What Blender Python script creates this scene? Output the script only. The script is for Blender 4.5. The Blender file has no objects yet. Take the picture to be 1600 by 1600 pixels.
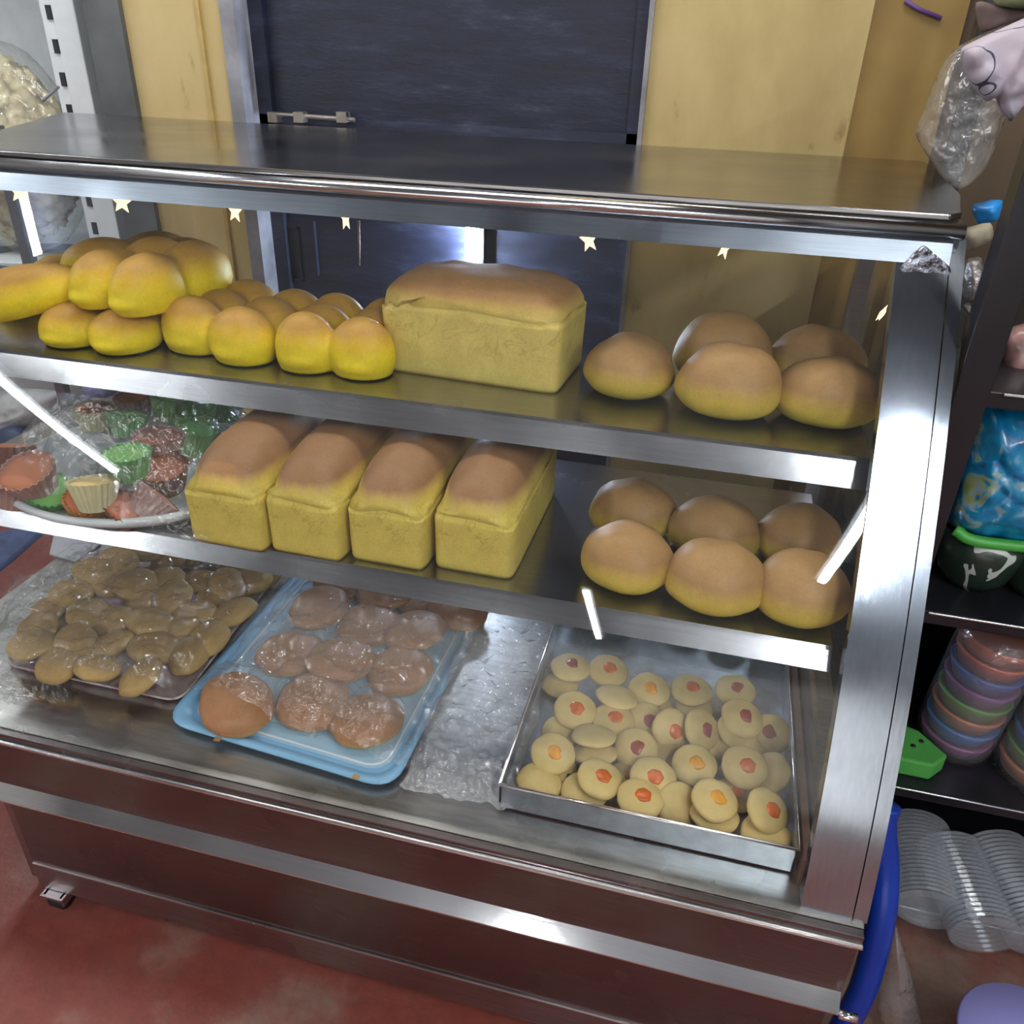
import bpy, bmesh, math, random
from mathutils import Vector, Matrix, noise
random.seed(7)
COL = bpy.context.scene.collection
# ------------------------------------------------------------------ camera
F = 1283.4687
R = None
def _cam():
    P = (800., 800.)
    def d(p): return Vector((p[0]-P[0], -(p[1]-P[1]), -F))
    x = -d((-5450., -141.)); x.normalize()
    z = -d((723., 3062.)); z.normalize()
    y = z.cross(x); y.normalize()
    z = x.cross(y)
    return Matrix((x, y, z))
R = _cam()
def ray(p):
    v = R @ Vector((p[0]-800., -(p[1]-800.), -F)); v.normalize(); return v
CAM = -ray((1352, 1465))*1.2
def hit(p, ax, val):
    """where the sight line through a photo pixel meets a real plane of the room"""
    r = ray(p); return CAM + r*((val-CAM[ax])/r[ax])
def on(px, py, z): return hit((px, py), 2, z)
def atY(px, py, y): return hit((px, py), 1, y)
cd = bpy.data.cameras.new('camera'); cam = bpy.data.objects.new('camera', cd); COL.objects.link(cam)
cd.sensor_width = 36; cd.lens = F/1600*36; cd.clip_start = .02
cam.matrix_world = Matrix.Translation(CAM) @ R.to_4x4()
sc = bpy.context.scene; sc.camera = cam
sc.view_settings.view_transform = 'Standard'; sc.view_settings.look = 'None'
sc.view_settings.gamma = 1; sc.view_settings.exposure = 0.6
sc.view_settings.use_curve_mapping = False
sc.cycles.max_bounces = 12; sc.cycles.transparent_max_bounces = 24; sc.cycles.use_denoising = True
sc.cycles.caustics_reflective = False; sc.cycles.caustics_refractive = False
FLOOR = -.41
ZS1, ZS2, ZTOP = .482, .276, .761
# ------------------------------------------------------------------ materials
def mat(name):
    m = bpy.data.materials.new(name); m.use_nodes = True
    nt = m.node_tree; b = nt.nodes['Principled BSDF']
    return m, nt, b
def N(nt, t, **k):
    n = nt.nodes.new(t)
    for a, v in k.items():
        if a in n.inputs: n.inputs[a].default_value = v
        else: setattr(n, a, v)
    return n
def coord(nt, kind='Object', scale=(1, 1, 1)):
    c = nt.nodes.new('ShaderNodeTexCoord'); m = nt.nodes.new('ShaderNodeMapping')
    m.inputs['Scale'].default_value = scale
    nt.links.new(c.outputs[kind], m.inputs['Vector']); return m.outputs[0]
def ramp(nt, fac, stops):
    r = nt.nodes.new('ShaderNodeValToRGB'); e = r.color_ramp.elements
    while len(e) < len(stops): e.new(.5)
    for i, (p, c) in enumerate(stops):
        e[i].position = p; e[i].color = (*c, 1) if len(c) == 3 else c
    nt.links.new(fac, r.inputs[0]); return r.outputs[0]
def bump(nt, b, h, s=.3, dist=.01):
    n = nt.nodes.new('ShaderNodeBump'); n.inputs['Strength'].default_value = s; n.inputs['Distance'].default_value = dist
    nt.links.new(h, n.inputs['Height']); nt.links.new(n.outputs[0], b.inputs['Normal'])
def plain(name, col, rough=.5, metal=0, spec=.5, noise_amt=0, nscale=20, bump_s=0, emit=0, alpha=1, coat=0):
    m, nt, b = mat(name)
    b.inputs['Base Color'].default_value = (*col, 1); b.inputs['Roughness'].default_value = rough
    b.inputs['Metallic'].default_value = metal; b.inputs['Specular IOR Level'].default_value = spec
    b.inputs['Coat Weight'].default_value = coat
    if noise_amt or bump_s:
        n = N(nt, 'ShaderNodeTexNoise', Scale=nscale, Detail=5.); nt.links.new(coord(nt), n.inputs['Vector'])
        if noise_amt:
            lo = tuple(max(0, c*(1-noise_amt)) for c in col); hi = tuple(min(1, c*(1+noise_amt)) for c in col)
            nt.links.new(ramp(nt, n.outputs[0], [(.3, lo), (.7, hi)]), b.inputs['Base Color'])
        if bump_s: bump(nt, b, n.outputs[0], bump_s)
    if emit:
        b.inputs['Emission Color'].default_value = (*col, 1); b.inputs['Emission Strength'].default_value = emit
    if alpha < 1: b.inputs['Alpha'].default_value = alpha
    return m
def steel(name, col=(.55, .56, .58), rough=.22, scale=(2, 60, 60), amt=.12, bmp=.05):
    m, nt, b = mat(name)
    b.inputs['Metallic'].default_value = 1
    n = N(nt, 'ShaderNodeTexNoise', Scale=6., Detail=6.); nt.links.new(coord(nt, 'Object', scale), n.inputs['Vector'])
    n2 = N(nt, 'ShaderNodeTexNoise', Scale=5., Detail=3.); nt.links.new(coord(nt), n2.inputs['Vector'])
    nt.links.new(ramp(nt, n.outputs[0], [(.3, tuple(c*(1-amt) for c in col)), (.7, tuple(min(1, c*(1+amt)) for c in col))]), b.inputs['Base Color'])
    nt.links.new(ramp(nt, n2.outputs[0], [(.3, (rough*.7,)*3), (.7, (rough*1.35,)*3)]), b.inputs['Roughness'])
    bump(nt, b, n.outputs[0], bmp, .002)
    return m
def bread(name, low, high, z0, z1, namt=.22, rough=.5, mid=None, crack=0, nmix=.0):
    """crust: pale crumb-coloured sides, baked brown top (the loaf's own colour)"""
    m, nt, b = mat(name)
    c = nt.nodes.new('ShaderNodeTexCoord'); s = nt.nodes.new('ShaderNodeSeparateXYZ')
    nt.links.new(c.outputs['Generated'], s.inputs[0])
    n = N(nt, 'ShaderNodeTexNoise', Scale=3.2, Detail=3.); nt.links.new(c.outputs['Generated'], n.inputs['Vector'])
    ma = N(nt, 'ShaderNodeMath', operation='MULTIPLY_ADD'); ma.inputs[1].default_value = namt
    nt.links.new(n.outputs[0], ma.inputs[0]); nt.links.new(s.outputs[2], ma.inputs[2])
    sb = N(nt, 'ShaderNodeMath', operation='SUBTRACT'); sb.inputs[1].default_value = namt/2
    nt.links.new(ma.outputs[0], sb.inputs[0])
    if nmix:   # steep flanks stay pale, flat tops brown
        s3 = nt.nodes.new('ShaderNodeSeparateXYZ'); nt.links.new(c.outputs['Normal'], s3.inputs[0])
        nm = N(nt, 'ShaderNodeMath', operation='MULTIPLY_ADD'); nm.inputs[1].default_value = nmix
        nt.links.new(s3.outputs[2], nm.inputs[0]); nt.links.new(sb.outputs[0], nm.inputs[2])
        sb = N(nt, 'ShaderNodeMath', operation='SUBTRACT'); sb.inputs[1].default_value = nmix*.75; nt.links.new(nm.outputs[0], sb.inputs[0])
    mid = mid or tuple((a+bb)/2 for a, bb in zip(low, high))
    col = ramp(nt, sb.outputs[0], [(z0, low), ((z0+z1)/2, mid), (z1, high)])
    f = N(nt, 'ShaderNodeTexNoise', Scale=260., Detail=4.); nt.links.new(coord(nt), f.inputs['Vector'])
    mx = N(nt, 'ShaderNodeMix', data_type='RGBA', blend_type='MULTIPLY'); mx.inputs[0].default_value = .35
    nt.links.new(col, mx.inputs[6]); nt.links.new(ramp(nt, f.outputs[0], [(.3, (.75, .72, .6)), (.6, (1, 1, 1))]), mx.inputs[7])
    last = mx.outputs[2]
    g = N(nt, 'ShaderNodeTexNoise', Scale=24., Detail=5., Roughness=.6); nt.links.new(coord(nt), g.inputs['Vector'])
    mg = N(nt, 'ShaderNodeMix', data_type='RGBA', blend_type='MULTIPLY'); mg.inputs[0].default_value = .8
    nt.links.new(last, mg.inputs[6]); nt.links.new(ramp(nt, g.outputs[0], [(.3, (.80, .78, .74)), (.65, (1.05, 1.05, 1.05))]), mg.inputs[7]); last = mg.outputs[2]
    if crack:
        v = N(nt, 'ShaderNodeTexNoise', Scale=19., Detail=3., Distortion=1.5); nt.links.new(coord(nt), v.inputs['Vector'])
        sv = N(nt, 'ShaderNodeMath', operation='SUBTRACT'); sv.inputs[1].default_value = .56; nt.links.new(v.outputs[0], sv.inputs[0])
        av = N(nt, 'ShaderNodeMath', operation='ABSOLUTE'); nt.links.new(sv.outputs[0], av.inputs[0])
        mask = ramp(nt, s.outputs[2], [(.2, (0, 0, 0)), (.38, (1, 1, 1)), (.60, (1, 1, 1)), (.66, (0, 0, 0))])
        cr = ramp(nt, av.outputs[0], [(.0, (.40, .34, .12)), (.014, (.8, .76, .6)), (.03, (1, 1, 1))])
        m2 = N(nt, 'ShaderNodeMix', data_type='RGBA', blend_type='MULTIPLY')
        mm = N(nt, 'ShaderNodeMath', operation='MULTIPLY'); mm.inputs[1].default_value = crack
        nt.links.new(mask, mm.inputs[0]); nt.links.new(mm.outputs[0], m2.inputs[0])
        nt.links.new(last, m2.inputs[6]); nt.links.new(cr, m2.inputs[7]); last = m2.outputs[2]
    nt.links.new(last, b.inputs['Base Color'])
    b.inputs['Roughness'].default_value = rough; b.inputs['Specular IOR Level'].default_value = .35
    b.inputs['Subsurface Weight'].default_value = .08; b.inputs['Subsurface Radius'].default_value = (.02, .01, .004)
    b.inputs['Subsurface Scale'].default_value = .5
    bump(nt, b, f.outputs[0], .12, .002)
    return m
def sheet(name, tint=(1, 1, 1), haze=.05, rough=.06, ior=1.45, bscale=0, bs=0, gain=1., bd=.02, gz=None):
    """thin clear sheet: sees through, reflects by Fresnel, a little milkiness"""
    m = bpy.data.materials.new(name); m.use_nodes = True; nt = m.node_tree; nt.nodes.clear()
    out = nt.nodes.new('ShaderNodeOutputMaterial')
    tr = N(nt, 'ShaderNodeBsdfTransparent'); tr.inputs[0].default_value = (*tint, 1)
    df = N(nt, 'ShaderNodeBsdfDiffuse'); df.inputs[0].default_value = (.8, .82, .86, 1)
    gl = N(nt, 'ShaderNodeBsdfGlossy'); gl.inputs['Roughness'].default_value = rough
    a = nt.nodes.new('ShaderNodeMixShader'); a.inputs[0].default_value = haze
    nt.links.new(tr.outputs[0], a.inputs[1]); nt.links.new(df.outputs[0], a.inputs[2])
    fr = N(nt, 'ShaderNodeLayerWeight'); pw = N(nt, 'ShaderNodeMath', operation='POWER'); pw.inputs[1].default_value = 5
    nt.links.new(fr.outputs['Facing'], pw.inputs[0])
    mu = N(nt, 'ShaderNodeMath', operation='MULTIPLY_ADD'); mu.use_clamp = True
    f0 = ((ior-1)/(ior+1))**2*gain; mu.inputs[1].default_value = (1-f0)*(min(gain, 1) if gz is None else gz); mu.inputs[2].default_value = f0
    nt.links.new(pw.outputs[0], mu.inputs[0])
    bm_ = nt.nodes.new('ShaderNodeMixShader'); nt.links.new(mu.outputs[0], bm_.inputs[0])
    nt.links.new(a.outputs[0], bm_.inputs[1]); nt.links.new(gl.outputs[0], bm_.inputs[2])
    nt.links.new(bm_.outputs[0], out.inputs[0])
    if bs:
        v = N(nt, 'ShaderNodeTexNoise', Scale=bscale, Detail=2.5, Distortion=1.2)
        nt.links.new(coord(nt), v.inputs['Vector'])
        ab = N(nt, 'ShaderNodeMath', operation='SUBTRACT'); ab.inputs[1].default_value = .5; nt.links.new(v.outputs[0], ab.inputs[0])
        ac = N(nt, 'ShaderNodeMath', operation='ABSOLUTE'); nt.links.new(ab.outputs[0], ac.inputs[0])
        b = nt.nodes.new('ShaderNodeBump'); b.inputs['Strength'].default_value = bs; b.inputs['Distance'].default_value = bd
        nt.links.new(ac.outputs[0], b.inputs['Height'])
        nt.links.new(b.outputs[0], gl.inputs['Normal']); nt.links.new(b.outputs[0], fr.inputs['Normal'])
    return m
def emit(name, col, s):
    m = bpy.data.materials.new(name); m.use_nodes = True; nt = m.node_tree; nt.nodes.clear()
    e = N(nt, 'ShaderNodeEmission'); e.inputs[0].default_value = (*col, 1); e.inputs[1].default_value = s
    o = nt.nodes.new('ShaderNodeOutputMaterial'); nt.links.new(e.outputs[0], o.inputs[0]); return m

M_STEEL = steel('brushed_steel')
M_TOP = steel('top_steel', (.36, .36, .37), .2, (3, 60, 60))
M_POST = steel('post_steel', (.40, .45, .52), .15, (30, 8, 8), .06, .03)
M_DARKSTEEL = steel('fascia_steel', (.21, .185, .185), .26, (2, 60, 60), .1, .03)
M_STRIP = steel('strip_steel', (.93, .93, .94), .13, (2, 60, 60), .05, .02)
M_DECK = steel('deck_steel', (.46, .46, .44), .3, (3, 20, 20), .14, .05)
M_TIN = steel('tin_steel', (.5, .56, .62), .3, (8, 8, 8), .12, .06)
M_GLASS = sheet('clear_glass', (.98, .99, .99), .010, .015, 1.5, gain=1.3)
M_FILM = sheet('cling_film', (.99, .99, .99), .02, .12, 1.45, 60., .25, gain=3.2, bd=.02, gz=.3)
M_FILM2 = sheet('loose_film', (.97, .97, .98), .24, .14, 1.45, 60., .25, gain=4., bd=.02, gz=.4)
M_BAG = sheet('clear_bag', (.97, .97, .96), .12, .12, 1.45, 16., .7, gain=2.5)
M_BROWNTRIM = plain('brown_edging', (.22, .12, .075), .6, noise_amt=.3)
M_BLACK = plain('black_rubber', (.015, .015, .017), .4)
M_YELBREAD = bread('yellow_bread', (.86, .68, .015), (.54, .30, .06), .30, .80, .2, mid=(.76, .50, .025), nmix=.15)
M_LOAFBIG = bread('big_loaf_crust', (.74, .60, .17), (.46, .25, .10), .60, .84, .1, mid=(.66, .46, .12), crack=.38, nmix=.12)
M_LOAFTIN = bread('tin_loaf_crust', (.70, .56, .12), (.33, .175, .08), .54, .74, .14, mid=(.56, .38, .10), crack=.4, nmix=.22)
M_BUN = bread('bun_crust', (.74, .62, .07), (.42, .245, .095), .12, .58, .25, mid=(.62, .44, .08))
M_FLATBUN = bread('flat_bun_crust', (.62, .46, .14), (.40, .19, .08), .1, .5, .2, .45)
M_COOKIE = bread('pale_cookie', (.60, .42, .15), (.42, .27, .11), .1, .9, .6, .6)
M_JAMCOOKIE = plain('jam_cookie_dough', (.62, .46, .17), .6, noise_amt=.14, nscale=30, bump_s=.15)
M_JAM = plain('orange_jam', (.62, .13, .015), .3, noise_amt=.4, nscale=60)
M_JAM2 = plain('yellow_orange_jam', (.75, .32, .02), .35, noise_amt=.35, nscale=60)
M_JAM3 = plain('dark_red_jam', (.30, .04, .015), .3, noise_amt=.3, nscale=60)
# ------------------------------------------------------------------ object helpers
def obj(name, bm, m=None, parent=None, smooth=True, bevel=0):
    me = bpy.data.meshes.new(name); bmesh.ops.recalc_face_normals(bm, faces=bm.faces[:])
    bm.to_mesh(me); bm.free()
    o = bpy.data.objects.new(name, me); COL.objects.link(o)
    if m: me.materials.append(m)
    for p in me.polygons: p.use_smooth = smooth
    if bevel:
        b = o.modifiers.new('bevel', 'BEVEL'); b.width = bevel; b.segments = 2; b.limit_method = 'ANGLE'
    if parent: o.parent = parent
    return o
def tag(o, label, cat, group=None, kind=None):
    if label: o['label'] = label
    if cat: o['category'] = cat
    if group: o['group'] = group
    if kind: o['kind'] = kind
    return o
def empty(name, loc=(0, 0, 0), rz=0):
    o = bpy.data.objects.new(name, None); COL.objects.link(o); o.location = loc; o.rotation_euler = (0, 0, rz)
    o.empty_display_size = .02; return o
def copy_tree(o, parent=None):
    c = o.copy(); COL.objects.link(c); c.parent = parent
    for ch in list(o.children): copy_tree(ch, c)
    return c
def box(bm, a, b, M=None):
    a, b = Vector(a), Vector(b)
    vs = [bm.verts.new(Vector((x, y, z)) if M is None else M @ Vector((x, y, z))) for x in (a.x, b.x) for y in (a.y, b.y) for z in (a.z, b.z)]
    for f in ((0, 1, 3, 2), (4, 6, 7, 5), (0, 4, 5, 1), (2, 3, 7, 6), (0, 2, 6, 4), (1, 5, 7, 3)):
        bm.faces.new([vs[i] for i in f])
    return vs
def BX(*ab, M=None):
    bm = bmesh.new()
    for a, b in ab: box(bm, a, b, M)
    return bm
def prism(pts, n_axis, d0, d1):
    """extrude a polygon (list of 2-tuples) along axis; pts on the other two axes in order"""
    bm = bmesh.new(); A = []; B = []
    for p in pts:
        for L, d in ((A, d0), (B, d1)):
            v = [0, 0, 0]; oth = [i for i in range(3) if i != n_axis]
            v[oth[0]], v[oth[1]] = p; v[n_axis] = d; L.append(bm.verts.new(v))
    n = len(pts)
    bm.faces.new(A); bm.faces.new(B[::-1])
    for i in range(n): bm.faces.new((A[i], B[i], B[(i+1) % n], A[(i+1) % n]))
    return bm
def loft(bm, rings, cap=True, closed=True):
    R_ = [[bm.verts.new(p) for p in r] for r in rings]
    for a, b in zip(R_, R_[1:]):
        n = len(a)
        for i in range(n if closed else n-1): bm.faces.new((a[i], a[(i+1) % n], b[(i+1) % n], b[i]))
    if cap:
        bm.faces.new(R_[0][::-1]); bm.faces.new(R_[-1])
    return bm
def tube(bm, pts, r, seg=10, flat=1.):
    pts = [Vector(p) for p in pts]; rings = []
    rr = r if isinstance(r, (list, tuple)) else [r]*len(pts)
    up = Vector((0, 0, 1))
    for i, p in enumerate(pts):
        t = (pts[min(i+1, len(pts)-1)]-pts[max(i-1, 0)]).normalized()
        s = t.cross(up)
        if s.length < .05: s = t.cross(Vector((0, 1, 0)))
        s.normalize(); u = s.cross(t)
        rings.append([p+(s*math.cos(a)+u*math.sin(a)*flat)*rr[i] for a in [2*math.pi*k/seg for k in range(seg)]])
    return loft(bm, rings)
def spline(pts, n=8):
    pts = [Vector(p) for p in pts]; out = []
    P = [pts[0]*2-pts[1]]+pts+[pts[-1]*2-pts[-2]]
    for i in range(1, len(P)-2):
        for k in range(n):
            t = k/n; a, b, c, d = P[i-1], P[i], P[i+1], P[i+2]
            out.append(.5*((2*b)+(c-a)*t+(2*a-5*b+4*c-d)*t*t+(3*b-a-3*c+d)*t**3))
    out.append(pts[-1]); return out
def lathe(prof, seg=32, sx=1, sy=1, bm=None, off=(0, 0, 0)):
    bm = bm or bmesh.new()
    rings = [[(off[0]+r*sx*math.cos(2*math.pi*k/seg), off[1]+r*sy*math.sin(2*math.pi*k/seg), off[2]+z) for k in range(seg)] for r, z in prof]
    return loft(bm, rings)
def nz(p, s, seed=0): return noise.noise(Vector(p)*s+Vector((seed*7.3, seed*3.1, seed)))
# ------------------------------------------------------------------ food shapes
def bun_bm(rx, ry, h, seed=0, lump=.035, eq=.34, bottom=.5, seg=40, rings=22):
    bm = bmesh.new(); R_ = []
    for i in range(rings+1):
        ph = .02+(math.pi-.04)*i/rings
        if ph <= math.pi/2: r, z = math.sin(ph)**.92, eq*h+(1-eq)*h*math.cos(ph)
        else:
            t = ph-math.pi/2; r, z = math.cos(t)**bottom, eq*h*(1-math.sin(t)**1.1)
        ring = []
        for k in range(seg):
            a = 2*math.pi*k/seg
            x, y = r*math.cos(a), r*math.sin(a)
            n = 1+lump*nz((x, y, z/h), 1.6, seed)*2+lump*.4*nz((x, y, z/h), 4.5, seed)
            ring.append((x*rx*n, y*ry*n, max(0, z*(1+lump*nz((x, y, 0), 2.1, seed+5)*1.5)) if i < rings else 0))
        R_.append(ring)
    return loft(bm, R_)
def tinloaf_bm(L, W, hs, H, seed=0, over=1.02, ends=5., ex=.42, tear=1.):
    """tin loaf: straight sides up to hs, torn shred line, risen dome to H. long axis X"""
    seg = 96; rings = []
    def plan(a, n):
        c, s = math.cos(a), math.sin(a)
        return (math.copysign(abs(c)**(2/n), c), math.copysign(abs(s)**(2/n), s))
    lv = [(0, .975), (.006, .99)]+[(hs*t, .99+.01*t) for t in (.15, .3, .45, .6, .72, .82, .9, .95)]
    for z, s in lv:
        r = []
        for k in range(seg):
            x, y = plan(2*math.pi*k/seg, 14)
            j = 1+.006*nz((x*L*.5, y*W*.5, z), 40, seed)
            r.append((x*L/2*s*j, y*W/2*s*j, z))
        rings.append(r)
    for z, s in ((hs*.985, .985), (hs*1.0, .962), (hs*1.03, .985)):
        r = []
        for k in range(seg):
            x, y = plan(2*math.pi*k/seg, 11)
            w = nz((x*L*.5, y*W*.5, 0), 22, seed)*.012*tear+nz((x*L*.5, y*W*.5, 3), 70, seed)*.004*tear
            r.append((x*L/2*s, y*W/2*s, z+w))
        rings.append(r)
    n = 16
    for i in range(1, n+1):
        t = (math.pi/2)*i/n*.995
        cs = math.cos(t)
        r = []
        for k in range(seg):
            x, y = plan(2*math.pi*k/seg, ends-2*i/n)
            sx, sy = over*cs**ex, over*cs**.68
            zz = hs*1.03+(H-hs*1.03)*math.sin(t)
            zz += .004*nz((x*sx*L, y*sy*W, 0), 14, seed)*math.sin(t)
            w = (nz((x*L*.5, y*W*.5, 0), 22, seed)*.012*tear+nz((x*L*.5, y*W*.5, 3), 70, seed)*.004*tear)*max(0, 1-i/5)
            r.append((x*L/2*sx, y*W/2*sy, zz+w))
        rings.append(r)
    return loft(bmesh.new(), rings)
def lobes_mesh(name, lobes, m, voxel=.0045, smooth=5):
    bm = bmesh.new()
    for (x, y, z, rx, ry, rz) in lobes:
        M = Matrix.Translation((x, y, z)) @ Matrix.Diagonal((rx, ry, rz, 1))
        bmesh.ops.create_icosphere(bm, subdivisions=3, radius=1, matrix=M)
    me = bpy.data.meshes.new('tmp'); bm.to_mesh(me); bm.free()
    o = bpy.data.objects.new('tmp', me); COL.objects.link(o)
    r = o.modifiers.new('r', 'REMESH'); r.mode = 'VOXEL'; r.voxel_size = voxel
    s = o.modifiers.new('s', 'SMOOTH'); s.factor = .5; s.iterations = smooth
    dg = bpy.context.evaluated_depsgraph_get(); dg.update()
    new = bpy.data.meshes.new_from_object(o.evaluated_get(dg)); new.name = name
    bpy.data.objects.remove(o)
    for v in new.vertices:
        n = 1+.02*nz(v.co, 18, len(lobes))
        v.co.x *= n; v.co.y *= n
        if v.co.z < .002: v.co.z = .002
    new.materials.clear(); new.materials.append(m)
    for p in new.polygons: p.use_smooth = True
    return new
def mesh_obj(name, me, parent=None):
    o = bpy.data.objects.new(name, me); COL.objects.link(o); o.parent = parent; return o
def pouch(name, outline, y, thick, m, seed=0, crumple=.004, parent=None, rings=12, sub=4, depth_tilt=0, smooth=True, axis=1):
    """a filled bag: photo outline taken at its own distance, puffed to a real thickness"""
    P = [hit(p, axis, y) for p in outline]
    pts = []
    n = len(P)
    for i in range(n):
        for k in range(sub): pts.append(P[i].lerp(P[(i+1) % n], k/sub))
    for _ in range(1):
        pts = [(pts[i-1]+pts[i]*2+pts[(i+1) % len(pts)])/4 for i in range(len(pts))]
    c = sum(pts, Vector())/len(pts); fw = Vector((0, 1, 0)) if axis == 1 else Vector((0, 0, -1))
    bm = bmesh.new(); layers = []
    def off(p, s, side):
        q = c+(p-c)*s
        t = thick/2*math.sqrt(max(0, 1-s*s))
        cr = crumple*(abs(nz(q, 28, seed+side))*2+nz(q, 60, seed))*(1 if s < .98 else .3)
        return q+fw*(side*t+cr*side)+fw*depth_tilt*(q.z-c.z)
    outer = [bm.verts.new(off(p, 1, 0)) for p in pts]
    for side in (-1, 1):
        prev = outer
        for i in range(1, rings):
            s = 1-i/rings
            cur = [bm.verts.new(off(p, s, side)) for p in pts]
            for k in range(len(pts)):
                bm.faces.new((prev[k], prev[(k+1) % len(pts)], cur[(k+1) % len(pts)], cur[k]))
            prev = cur
        bm.faces.new(prev)
    return obj(name, bm, m, parent, smooth)
def film(name, corners, hf, m, n=90, seed=0, crumple=.006, z0=0):
    """crumpled clear sheet over four world corners; hf(x,y) gives what lies underneath"""
    a, b, c, d = [Vector(p) for p in corners]   # front-left, front-right, back-right, back-left
    bm = bmesh.new(); g = []
    for i in range(n+1):
        row = []
        for k in range(n+1):
            u, v = k/n, i/n
            p = a.lerp(b, u).lerp(d.lerp(c, u), v)
            e = min(u, 1-u, v, 1-v)
            p.x += .008*nz((u, v, 0), 9, seed)*(1 if e < .02 else .4); p.y += .008*nz((u, v, 5), 9, seed)
            z = hf(p.x, p.y)
            cr = crumple*(1.3-2*abs(nz((p.x, p.y, 0), 22, seed))-1.2*abs(nz((p.x, p.y, 1), 55, seed)))
            fine = .0052*(1-2.2*abs(nz((p.x, p.y, 2), 48, seed)))+.0030*nz((p.x, p.y, 3), 105, seed)
            p.z = z0+max(.0015, z+(max(0, cr)+max(0, fine+.003))*min(1, e*12+.25))
            row.append(bm.verts.new(p))
        g.append(row)
    for i in range(n):
        for k in range(n): bm.faces.new((g[i][k], g[i][k+1], g[i+1][k+1], g[i+1][k]))
    return obj(name, bm, m)

ORD = ['first', 'second', 'third', 'fourth', 'fifth', 'sixth', 'seventh', 'eighth', 'ninth', 'tenth']

# ================================================================== ROOM
def struct(name, bm, m, smooth=False): return tag(obj(name, bm, m, None, smooth), None, None, None, 'structure')
# floor: worn red oxide concrete
m, nt, b = mat('red_floor')
n = N(nt, 'ShaderNodeTexNoise', Scale=2.6, Detail=7., Roughness=.62); nt.links.new(coord(nt), n.inputs['Vector'])
n2 = N(nt, 'ShaderNodeTexNoise', Scale=45., Detail=4.); nt.links.new(coord(nt), n2.inputs['Vector'])
c1 = ramp(nt, n.outputs[0], [(.36, (.20, .036, .024)), (.5, (.22, .055, .04)), (.62, (.27, .17, .13))])
c2 = ramp(nt, n2.outputs[0], [(.35, (.8, .8, .8)), (.62, (1, 1, 1)), (.75, (1.0, 1.0, 1.0))])
mx = N(nt, 'ShaderNodeMix', data_type='RGBA', blend_type='MULTIPLY'); mx.inputs[0].default_value = .8
nt.links.new(c1, mx.inputs[6]); nt.links.new(c2, mx.inputs[7]); nt.links.new(mx.outputs[2], b.inputs['Base Color'])
b.inputs['Roughness'].default_value = .55; bump(nt, b, n2.outputs[0], .15)
M_FLOOR = m
struct('floor', BX(((-4.2, -5, FLOOR-.05), (2.2, 2.4, FLOOR))), M_FLOOR)
m, nt, b = mat('yellow_painted_wall')
n = N(nt, 'ShaderNodeTexNoise', Scale=3.5, Detail=6., Roughness=.6); nt.links.new(coord(nt, 'Object', (1, 1, .5)), n.inputs['Vector'])
c1 = ramp(nt, n.outputs[0], [(.3, (.42, .31, .12)), (.5, (.56, .43, .19)), (.7, (.63, .50, .25))])
n2 = N(nt, 'ShaderNodeTexNoise', Scale=14., Detail=5.); nt.links.new(coord(nt, 'Object', (1, 1, .5)), n2.inputs['Vector'])
c2 = ramp(nt, n2.outputs[0], [(.26, (.25, .2, .12)), (.36, (1, 1, 1))])
mx = N(nt, 'ShaderNodeMix', data_type='RGBA', blend_type='MULTIPLY'); mx.inputs[0].default_value = .75
nt.links.new(c1, mx.inputs[6]); nt.links.new(c2, mx.inputs[7]); nt.links.new(mx.outputs[2], b.inputs['Base Color'])
b.inputs['Roughness'].default_value = .6; M_WALL = m
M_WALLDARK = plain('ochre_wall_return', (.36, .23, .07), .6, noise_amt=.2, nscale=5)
M_GREYWALL = plain('dark_grey_column', (.10, .11, .115), .6, noise_amt=.35, nscale=7)
M_GREYTRIM = plain('grey_jamb_paint', (.26, .26, .29), .5, noise_amt=.4, nscale=12)
M_ROOM = plain('dim_room_wall', (.30, .29, .28), .8, noise_amt=.3, nscale=2)
M_CEIL = plain('ceiling_board', (.16, .17, .19), .8)
YW = 1.20
xa = atY(190, 0, YW).x; xb = atY(345, 0, YW).x; xc = atY(367, 0, YW).x; xd = atY(1017, 0, YW).x; xe = atY(1025, 0, YW).x
xf = atY(1368, 0, YW).x; xg = atY(1522, 0, YW).x; x0 = atY(134, 0, YW).x
struct('wall_back_left', BX(((xa, YW, FLOOR), (xb, YW+.14, 2.2))), M_WALL)
struct('trim_1', BX(((x0, YW-.015, FLOOR), (xa, YW+.5, 2.2))), M_GREYWALL)
bm = bmesh.new(); box(bm, (xb, YW-.012, FLOOR), (xc, YW+.14, 2.2)); struct('trim_2', bm, M_GREYTRIM)
bm = bmesh.new(); box(bm, (xb-.062, YW-.008, FLOOR), (xb-.052, YW, 2.2)); struct('trim_3', bm, plain('ochre_bead', (.5, .36, .13), .6, noise_amt=.2))
struct('trim_4', BX(((xd, YW-.012, FLOOR), (xe, YW+.14, 2.2))), plain('pale_jamb', (.34, .33, .36), .5, noise_amt=.45, nscale=9))
struct('wall_back_right', BX(((xe, YW, FLOOR), (xf, YW+.14, 2.2))), M_WALL)
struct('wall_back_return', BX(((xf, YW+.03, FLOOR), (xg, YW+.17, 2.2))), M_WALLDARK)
M_BROWNWALL = plain('brown_wall', (.10, .065, .035), .6, noise_amt=.3, nscale=4)
struct('wall_back_corner', BX(((xg, YW+.06, FLOOR), (2.2, YW+.2, 2.2))), M_BROWNWALL)
struct('wall_far', BX(((-4.2, 2.3, FLOOR), (x0, 2.4, 2.2))), M_ROOM)
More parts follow.
